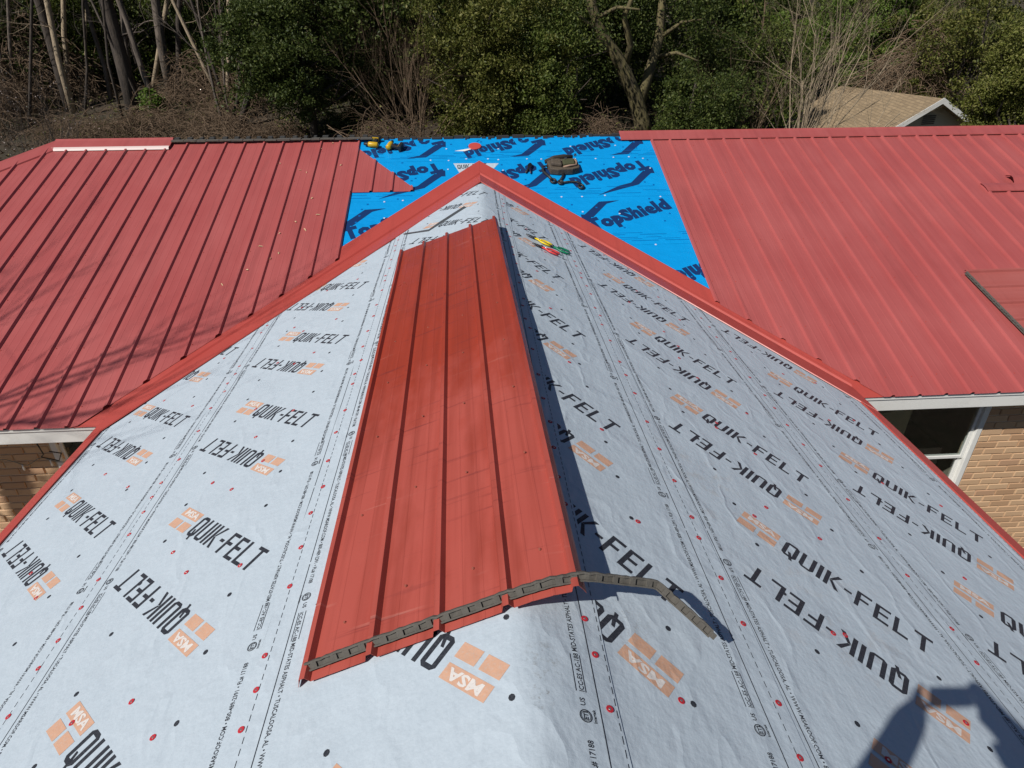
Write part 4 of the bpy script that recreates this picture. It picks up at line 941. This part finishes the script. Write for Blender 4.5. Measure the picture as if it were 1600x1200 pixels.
place_ev(545, 20.0, 0, 75, 'mid', 'evergreen_shrub', 'green shrub between the dark evergreen and the brown shrub', 'm', 14, 2.4, n_cl=70, n_leaf=100, size=.10, cat='shrub')
place_ev(335, 21.0, 150, 42, 'mid', 'evergreen_shrub', 'low green shrub among brown vines above the left roof', 'n', 15, .9, n_cl=50, n_leaf=80, cl_r=.35, size=.09, cat='shrub')
place_ev(300, 33.0, 40, 40, 'dark', 'evergreen_shrub', 'dark rounded shrub between the tall grey trunks at left', 'o', 16, 2.2, n_cl=80, n_leaf=90, size=.12, cat='shrub')
for k, (px, Y, tp, wp, kd) in enumerate(((560, 24, 10, 70, 'dark'), (800, 20, 10, 80, 'dark'), (690, 26, -30, 90, 'dark'), (880, 24, -40, 90, 'olive'), (1010, 22, 40, 80, 'dark'), (1180, 30, -20, 90, 'bright'), (1310, 36, -40, 100, 'mid'), (1560, 24, -30, 100, 'olive'), (420, 25, -20, 70, 'dark'), (1440, 42, -60, 100, 'olive'), (960, 30, -60, 100, 'mid'), (1090, 34, -60, 100, 'olive'), (780, 34, -40, 100, 'mid'), (620, 38, -40, 90, 'dark'), (820, 16.5, 60, 60, 'mid'), (950, 19, 70, 60, 'dark'), (560, 17, 90, 45, 'dark'), (1180, 18.5, 60, 70, 'mid'), (1390, 31, 60, 60, 'olive'), (-120, 22, 0, 110, 'dark'), (-260, 26, -40, 120, 'mid'), (-90, 36, -60, 120, 'olive'), (1740, 22, -30, 110, 'olive'), (1860, 26, -40, 120, 'mid'), (1720, 36, -60, 120, 'dark'), (-400, 24, -30, 130, 'olive'), (1990, 24, -30, 120, 'dark'))):
    place_ev(px, Y, tp, wp*1.25, kd, 'evergreen_tree', 'evergreen filling the wood edge between the nearer trees', 'fill%d' % (k % 4), 60+k % 4, 2.6+Y*.05, n_cl=100, n_leaf=90, size=.10+.0015*Y, cl_r=.6, group='evergreens filling the wood edge')
# leaning mossy oak with a spreading dark crown, right of the peak
o_b = at(1003, 205, 16.5); gz = float(ground_z(o_b.x, 16.5)); e = empty('leaning_oak', (o_b.x, 16.5, gz)); tag(e, 'leaning mossy trunked oak with dark spreading crown behind the blue strip', 'tree')
mb = MB(); q = lambda px, py, Y: at(px, py, Y)-e.location
mb.tube([(0.1, 0, -.2), q(1003, 190, 16.5), q(992, 150, 16.4), q(968, 95, 16.2), q(940, 55, 16.0), q(925, 10, 15.9), q(915, -60, 15.8)], [.34, .29, .25, .22, .19, .16, .10], 10)
mb.tube([q(1000, 160, 16.5), q(1015, 110, 16.8), q(1030, 60, 17.0), q(1035, 0, 17.2), q(1050, -60, 17.4)], [.2, .18, .16, .13, .09], 8)
mb.tube([q(975, 110, 16.3), q(985, 70, 16.0), q(975, 25, 15.6), q(1000, -30, 15.4)], [.13, .11, .09, .05], 7)
for a, b in (((960, 85, 16.1), (890, 60, 15.4)), ((940, 55, 16), (870, 20, 15.6)), ((1030, 60, 17), (1100, 30, 16.4)), ((1022, 90, 16.9), (1090, 95, 16)), ((930, 30, 15.9), (1000, 15, 15))):
    A, B = q(*a), q(*b); mb.tube([A, A.lerp(B, .5)+Vector((0, 0, .2)), B], [.09, .06, .03], 6)
child(mb, 'trunk', MBK['moss'], e)
rng = np.random.default_rng(77); cs = []
for px, py, Y, n, r in ((880, 30, 15.0, 26, 1.3), (850, 90, 15.3, 16, 1.0), (955, 15, 17.6, 26, 1.4), (1100, 30, 16.6, 26, 1.3), (1030, -30, 16.5, 24, 1.6), (1060, 120, 17.6, 16, 1.0), (930, 110, 17.9, 22, 1.2), (905, 140, 16.0, 14, .8), (1150, 80, 17.6, 18, 1.1), (1010, 60, 18.4, 22, 1.4)):
    c0 = np.array(at(px, py, Y)-e.location); cs.append(c0+rng.normal(size=(n, 3))*r*.55)
cs = np.concatenate(cs); P = np.repeat(cs, 115, 0); P = P+rng.normal(size=P.shape)*np.array([.26, .26, .19]); V, F = leaf_quads(P, .105, rng)
mesh_obj('crown', np_mesh('crown', V, F), ML['dark'], e)
# tall straight pines: trunks in view, crowns high above
pine_cache = {}
def pine(px0, py0, Y, px1, label, r, bk='dark', group=None, crown=True, seed=0, H=17):
    b = at(px0, py0, Y); gz = float(ground_z(b.x, Y)); t = at(px1, 0, Y); lean = (t.x-b.x)/max(.5, t.z-b.z); e = empty('pine_tree', (b.x, Y, gz)); tag(e, label, 'tree', group)
    rng = np.random.default_rng(seed); mb = MB(); n = 9; lean = max(-.45, min(.45, lean))
    pts = [Vector((lean*(z if z < 6 else 6+(z-6)*.3)+rng.normal()*.05, rng.normal()*.05, z)) for z in [-.3+(H+.3)*i/n for i in range(n+1)]]
    mb.tube(pts, [r*(1.12 if i == 0 else 1-.075*i) for i in range(n+1)], 10)
    for k in range(9):
        z = rng.uniform(2.0, H*.9); i = min(n-1, int((z+.3)/(H+.3)*n)); p = pts[i].lerp(pts[i+1], .5); a = rng.uniform(0, 6.28); L = rng.uniform(.6, 2.2)
        grow(mb, p, Vector((math.cos(a), math.sin(a), .35)), L, r*.16, 1, rng, .4, 4)
    child(mb, 'trunk', MBK[bk], e)
    if crown:
        me, _ = crown_mesh('pinecrown', (2.2, 2.2, 3.2), 60, 60, .7, .30, 91, .2); me2 = me
        if not me2.materials: me2.materials.append(ML['pine'])
        c = mesh_obj('crown', me2, None, e); c.location = pts[-1]-Vector((0, 0, 2.2)); c.rotation_euler = (0, 0, rng.uniform(0, 6))
    return e
for a in ((112, 172, 21, 60, 'dark leaning trunk nearest the left edge of the woods', .20, 'dark'), (207, 158, 20, 166, 'thickest dark trunk of the left woods, leaning slightly', .27, 'dark'), (268, 152, 22, 243, 'straight grey trunk right of the thickest dark one', .19, 'grey'),
          (357, 112, 27, 338, 'slim pale trunk above the brown vine mound', .13, 'grey'), (148, 150, 27, 130, 'thin grey trunk between the two dark leaning trunks', .13, 'grey'), (222, 128, 24, 186, 'thin leaning trunk behind the thickest dark one', .09, 'dark'),
          (492, 60, 30, 486, 'pale sunlit trunk above the dark evergreen', .15, 'tan'), (608, 130, 25, 606, 'short lit grey trunk beside the olive evergreen', .17, 'grey'), (527, 60, 33, 526, 'brownish trunk behind the green shrub at centre left', .17, 'grey'),
          (1372, 110, 34, 1374, 'pale trunk standing above the neighbouring roof', .13, 'tan'), (1215, 60, 38, 1213, 'grey trunk high among the greenery behind the bare bush', .2, 'grey')):
    pine(a[0], a[1], a[2], a[3], a[4], a[5], a[6], None, True, int(a[0]))
rngF = np.random.default_rng(5)
for k in range(60):                    # the far woods
    Y = float(rngF.uniform(16.5, 23) if k < 24 else rngF.uniform(30, 66)); px = float(rngF.uniform(-30, 420) if k < 24 else rngF.uniform(-60, 900) if k < 48 else rngF.uniform(900, 1660))
    pine(px, 60, Y, px+rngF.normal()*14, 'slender bare trunk in the woods behind the roof', float(rngF.uniform(.045, .12) if k < 24 else rngF.uniform(.09, .22)), ['grey', 'dark', 'tan'][k % 3], 'slender trunks in the woods', k % 2 == 0, 200+k, float(rngF.uniform(12, 20)))
for k in range(16):                    # far understorey
    Y = float(rngF.uniform(36, 62)); px = -40+k*108+float(rngF.uniform(-30, 30)); p = at(px, rngF.uniform(0, 50), Y); R = float(rngF.uniform(1.6, 3.4))
    ev_tree('understorey_tree', 'far understorey evergreen deep in the woods', p.x, Y, float(ground_z(p.x, Y))+R*1.9, (R, R*.8, R), 'mid' if k % 3 else 'dark', 'far%d' % (k % 3), 70, 70, .7, .17, 40+k % 3, group='evergreens deep in the far woods')
# bare shrubs
def bare_shrub(name, label, px, py, Y, L, n, r, bk, seed, lev=3, lean=(0, 0), spread=.38, kids=(3, 5), group=None):
    b = at(px, py, Y); gz = float(ground_z(b.x, Y)); z0 = max(gz, b.z-2.5); e = empty(name, (b.x, Y, gz)); tag(e, label, 'shrub', group); rng = np.random.default_rng(seed)
    for k in range(n):
        mb = MB(); d = Vector((rng.normal()*spread+lean[0], rng.normal()*spread*.7+lean[1], 1)); grow(mb, Vector((rng.normal()*.15, rng.normal()*.15, z0-gz-.05)), d, L*rng.uniform(.7, 1.15), r*rng.uniform(.7, 1.2), lev, rng, .16, 5, kids, .05, .58, .42)
        child(mb, 'stem', MBK[bk], e)
    return e
bare_shrub('bare_bush', 'large leafless tan bush in front of the neighbouring roof', 1255, 190, 15.5, 4.8, 17, .040, 'tan', 31, 3, (.12, 0), .36)
bare_shrub('bare_bush', 'smaller reddish leafless bush left of the large tan one', 1165, 190, 15.0, 3.1, 9, .022, 'vine', 32, 3, (-.05, 0), .42)
bare_shrub('brown_shrub', 'dense leafless brown shrub behind the two drills', 655, 205, 13.5, 3.0, 13, .022, 'vine', 33, 3, (-.08, 0), .42)
bare_shrub('brown_shrub', 'taller arching brown shrub beside the olive evergreen', 615, 190, 16.5, 4.6, 5, .028, 'vine', 34, 3, (-.12, 0), .34)
bare_shrub('budding_shrub', 'dark twigged shrub with pale buds at the left roof end', 45, 250, 10.5, 2.7, 13, .016, 'dark', 35, 3, (.05, 0), .5)
bare_shrub('vine_covered_sapling', 'olive vine draped thicket right of the neighbouring gable', 1530, 150, 28.0, 5.2, 12, .022, 'tan', 36, 3, (.1, 0), .5)
# pale buds on the left shrub
bs = [o for o in bpy.data.objects if o.name.startswith('budding_shrub')][0]; rng = np.random.default_rng(8); pts = []
for ch in bs.children:
    vv = np.array([v.co[:] for v in ch.data.vertices]); vv = vv[vv[:, 2] > 1.2]; pts.append(vv[rng.integers(0, len(vv), 26)])
V, F = leaf_quads(np.concatenate(pts), .022, rng, .3, .9); tag(mesh_obj('buds', np_mesh('buds', V, F), mat('pale_bud', (.62, .52, .50), .8), bs), kind='stuff')
for k in range(22):                    # slender bare saplings through the wood edge
    Y = float(rngF.uniform(17, 33)); px = float(rngF.uniform(-30, 560) if k < 17 else rngF.uniform(560, 1600))
    bare_shrub('bare_sapling', 'slender bare sapling in the wood edge', px, 260, Y, float(rngF.uniform(4.2, 7)), 2, float(rngF.uniform(.028, .05)), ['grey', 'vine', 'dark', 'tan'][k % 4], 400+k, 3, (float(rngF.normal()*.1), 0), .16, (3, 5), 'slender bare saplings in the wood edge')
for k, (px, Y, tp, wp, kd) in enumerate(((40, 30, 60, 70, 'dark'), (150, 34, 40, 60, 'olive'), (255, 27, 95, 45, 'dark'), (20, 40, 0, 80, 'olive'), (110, 26, 120, 45, 'dark'), (190, 42, 0, 80, 'dark'), (340, 36, 20, 70, 'olive'), (390, 44, 0, 70, 'mid'), (80, 48, 10, 80, 'mid'), (300, 50, 5, 80, 'dark'), (60, 24, 140, 40, 'dark'), (175, 25, 130, 40, 'mid'), (240, 30, 60, 50, 'dark'), (0, 26, 110, 45, 'dark'), (330, 25, 120, 45, 'dark'))):
    place_ev(px, Y, tp, wp, kd, 'understorey_shrub', 'evergreen understorey shrub between the trunks of the left woods', 'fill%d' % (k % 4), 60+k % 4, 2.0, n_cl=100, n_leaf=90, size=.10, cl_r=.6, group='shrubs between the left trunks', cat='shrub')
# mounds of dry vines
def vine_mound(n, R, seed):
    rng = np.random.default_rng(seed); mb = MB()
    for k in range(n):
        a = rng.uniform(0, 6.28); rr = math.sqrt(rng.random()); p = Vector((math.cos(a)*rr*R[0], math.sin(a)*rr*R[1], R[2]*(1-rr*rr)*rng.uniform(.35, 1.05))); d = Vector((rng.normal(), rng.normal()*.7, rng.normal()*.5+.35)).normalized()
        L = rng.uniform(.5, 1.5); pts = []
        for i in range(6): pts.append(p.copy()); d = (d+Vector((rng.normal()*.22, rng.normal()*.22, -.24+rng.normal()*.1))).normalized(); p = p+d*(L/5)
        mb.tube(pts, rng.uniform(.005, .011), 3, cap=False)
    return mb.mesh('vines')
vm = [vine_mound(620, (1.5, 1.1, 1.5), 61), vine_mound(620, (2.0, 1.1, 1.0), 62)]
for q in vm: q.materials.append(MBK['vine'])
for i, (px, py, Y, kind, sc, lab) in enumerate(((310, 150, 20, 0, (1.0, 1, 1.25), 'brown vine mound draped right of the straight grey trunk'), (372, 165, 19, 0, (.8, 1, .9), 'brown vine mound against the dark evergreen'), (250, 195, 17.5, 1, (1, 1, .9), 'low brown vine mound above the left ridge cap'), (180, 200, 17.0, 1, (.9, 1, .8), 'low brown vine mound below the thickest dark trunk'),
          (340, 200, 16.5, 1, (1.1, 1, .9), 'wide low brown vine mound above the open ridge'), (60, 120, 22, 0, (1.4, 1, 2.1), 'tall brown vine tangle between trunks near the left edge'), (10, 165, 20, 0, (1.2, 1, 1.5), 'dark brown vine tangle at the left edge'), (120, 205, 18, 1, (.9, 1, .8), 'brown vine mound behind the hip of the left roof'),
          (430, 205, 15.5, 1, (.9, .8, .7), 'brown vine mound at the foot of the dark evergreen'), (600, 205, 13.2, 1, (.7, .8, .8), 'brown vine mound behind the two drills'), (560, 150, 20.5, 0, (1.0, 1, 1.6), 'tall brown vine tangle between evergreens at centre left'), (930, 195, 13, 1, (.8, .7, .7), 'brown vine mound behind the tool pouch'), (1440, 110, 25, 0, (1.6, 1, 2.0), 'tan vine tangle above the neighbouring gable'))):
    p = at(px, py, Y); gz = float(ground_z(p.x, Y)); e = empty('vine_tangle', (p.x, Y, gz)); tag(e, lab, 'vines', 'brown vine mounds along the wood edge')
    o = mesh_obj('vines', vm[kind], None, e); h = max(0, p.z-gz); o.location = (0, 0, max(-.05, h-sc[2]*(.5))); o.scale = sc; o.rotation_euler = (0, 0, i*1.3)
    rng = np.random.default_rng(300+i); top = o.location.z
    if top > .2:                        # stems that carry a raised mound
        mb = MB()
        for k in range(10): mb.tube([(rng.normal()*.5, rng.normal()*.3, -.05), (rng.normal()*.6, rng.normal()*.3, top*.6), (rng.normal()*.7, rng.normal()*.4, top+.6)], [.018, .014, .01], 5)
        child(mb, 'stems', MBK['vine'], e)
    C = np.stack([rng.normal(size=260)*.7*sc[0], rng.normal(size=260)*.45, np.abs(rng.normal(size=260))*.45*sc[2]+max(0, top)], 1); V, F = leaf_quads(C, .08, rng); mesh_obj('leaves', np_mesh('leaves', V, F), ML['olive' if i % 2 else 'brown'], e)
# ground cover
rng = np.random.default_rng(99); n = 90000
gx_ = rng.uniform(-42, 46, n); gy_ = 9+53*rng.random(n)**1.25; C = np.stack([gx_, gy_, ground_z(gx_, gy_)+np.abs(rng.normal(size=n))*.14], 1)
sel = (np.sin(gx_*.8+np.sin(gy_*.6)*2)+np.sin(gy_*.9+gx_*.3)+rng.normal(size=n)*.6) > .2
for s, kind, nm, lab in ((sel, 'olive', 'ivy_cover', 'low ivy and seedlings covering the wood floor'), (~sel, 'brown', 'leaf_litter', 'loose dry leaves scattered over the wood floor')):
    V, F = leaf_quads(C[s], .13, rng, 1.0); tag(mesh_obj(nm, np_mesh(nm, V, F), ML[kind]), lab, kind='stuff')
# bare tree left of the house whose branches shade the left roof and wall
e = empty('bare_tree', (-7.35, -5.75, GZ)); tag(e, 'bare tree standing beside the house at left whose branches shade the roof', 'tree'); rng = np.random.default_rng(21)
mb = MB(); mb.tube([(0, 0, -.1), (.03, 0, 2), (-.05, .05, 4), (.0, .1, 6), (.0, .1, 6.7)], [.17, .15, .12, .095, .07], 9)
for k in range(11):
    z = 5.2+k*.13; a = k*2.4+rng.uniform(-.4, .4); grow(mb, Vector((0, .08, z)), Vector((math.cos(a), math.sin(a), .9)), rng.uniform(1.8, 2.8), .019, 2, rng, .22, 4, (3, 5), .06, .62, .45)
child(mb, 'trunk', MBK['grey'], e)

# ------------------------------------------------------------------ neighbouring house
M_shingle = mat('tan_shingles', (.36, .28, .18), .9); N = NT(M_shingle)
bt = N.n('TexBrick', {'Vector': N.n('Mapping', {'Vector': N.coord(), 'Rotation': (0, 0, math.pi/2)}).outputs[0], 'Color1': (.36, .265, .16, 1), 'Color2': (.24, .175, .105, 1), 'Mortar': (.15, .115, .075, 1), 'Scale': 1, 'Brick Width': .3, 'Row Height': .14, 'Mortar Size': .012}); N.set(Base_Color=N.mix(N.math('MULTIPLY', N.noise(6, 5, .7), .5), bt.outputs[0], (.26, .19, .115)), Normal=N.bump(bt.outputs['Fac'], .02, -.8))
ap = at(1475, 154, 20.3); bk_ = at(1360, 140, 24.6); e = empty('neighbouring_house', (ap.x, ap.y, float(ground_z(ap.x, ap.y)))); tag(e, 'neighbouring house with tan shingle roof and white gable trim among the trees', 'house')
ax = Vector((bk_.x-ap.x, bk_.y-ap.y, 0)).normalized(); sd = Vector((ax.y, -ax.x, 0)); L = 6.5; W = 3.3; pt = .52; zr = ap.z
def nh(u, v, z): return Vector((ap.x, ap.y, 0))+ax*v+sd*u+Vector((0, 0, z))-e.location
gzn = float(ground_z(ap.x, ap.y)); R_ = lambda v: v
for s in (-1, 1):
    A = [nh(0, 0, zr), nh(0, L, zr), nh(s*W, L, zr-pt*W), nh(s*W, 0, zr-pt*W)]; mb = MB(); mb.add(A+[v-Vector((0, 0, .12)) for v in A], [(0, 1, 2, 3), (7, 6, 5, 4), (0, 3, 7, 4), (1, 5, 6, 2), (3, 2, 6, 7), (0, 4, 5, 1)]); child(mb, 'roof_slope', M_shingle, e)
    mb = MB(); A = [nh(0, -.03, zr+.03), nh(s*(W+.05), -.03, zr+.03-pt*(W+.05)), nh(s*(W+.05), -.03, zr-.20-pt*(W+.05)), nh(0, -.03, zr-.20)]; mb.add(A+[v+ax*.025 for v in A], [(0, 1, 2, 3), (7, 6, 5, 4), (0, 4, 5, 1), (1, 5, 6, 2), (2, 6, 7, 3), (3, 7, 4, 0)]); child(mb, 'rake_board', M_white, e)
    mb = MB(); mb.add([nh(s*(W-.3), .5, zr-pt*(W-.3)-.12), nh(s*(W-.3), L-.3, zr-pt*(W-.3)-.12), nh(s*(W-.3), L-.3, gzn-e.location.z*0), nh(s*(W-.3), .5, gzn)], [(0, 1, 2, 3)]); child(mb, 'wall', M_white, e)
mb = MB(); mb.add([nh(0, .5, zr-.12), nh(-(W-.3), .5, zr-pt*(W-.3)-.12), nh(-(W-.3), .5, gzn), nh(W-.3, .5, gzn), nh(W-.3, .5, zr-pt*(W-.3)-.12)], [(0, 1, 2, 3, 4)]); child(mb, 'gable_wall', mat('cream_siding', (.55, .50, .38), .8), e)
mb = MB()
for i in range(5): A = nh(-.32, .47, zr-.75-i*.08); B = nh(.32, .47, zr-.75-i*.08); mb.add([A, B, B+Vector((0, 0, .05))-ax*.04, A+Vector((0, 0, .05))-ax*.04], [(0, 1, 2, 3)])
child(mb, 'gable_vent', M_dark, e)

# ------------------------------------------------------------------ labels that single out the many alike: counted from the left as seen
ONES = 'first second third fourth fifth sixth seventh eighth ninth tenth eleventh twelfth thirteenth fourteenth fifteenth sixteenth seventeenth eighteenth nineteenth'.split()
def ordinal(n): return ONES[n-1] if n < 20 else ('twentieth', 'thirtieth', 'fortieth', 'fiftieth', 'sixtieth')[n//10-2] if n % 10 == 0 else ('twenty', 'thirty', 'forty', 'fifty', 'sixty')[n//10-2]+'-'+ONES[n % 10-1]
bark_word = {MBK['grey'].name: 'grey', MBK['dark'].name: 'dark', MBK['tan'].name: 'tan', MBK['vine'].name: 'brown', ML['dark'].name: 'dark green', ML['olive'].name: 'olive green', ML['mid'].name: 'mid green', ML['bright'].name: 'bright green'}
for grp, fmt in (('slender trunks in the woods', '{c} slender trunk in the woods behind the roof, {n} from the left'), ('evergreens deep in the far woods', '{c} far understorey evergreen, {n} from the left'), ('evergreens filling the wood edge', '{c} evergreen filling the wood edge, {n} from the left'),
                 ('slender bare saplings in the wood edge', '{c} bare sapling in the wood edge, {n} from the left'), ('shrubs between the left trunks', '{c} shrub between the left trunks, {n} from the left'), ('dry leaves on the left roof', 'small dry tan leaf on the left red roof, {n} from the left')):
    obs = [o for o in COL.objects if o.get('group') == grp]
    def sx(o): d = o.matrix_basis.translation-CAM; return d.dot(rgt)/d.dot(fwd)
    for n, o in enumerate(sorted(obs, key=sx)):
        kids = [c for c in COL.objects if c.parent == o]; cw = ''
        for c in kids:
            if c.name.startswith('crown') and 'trunk' not in grp: cw = bark_word.get(c.material_slots[0].material.name, 'green')
        if not cw and kids: cw = bark_word.get(kids[0].material_slots[0].material.name, 'grey')
        o['label'] = fmt.format(c=cw, n=ordinal(n+1))
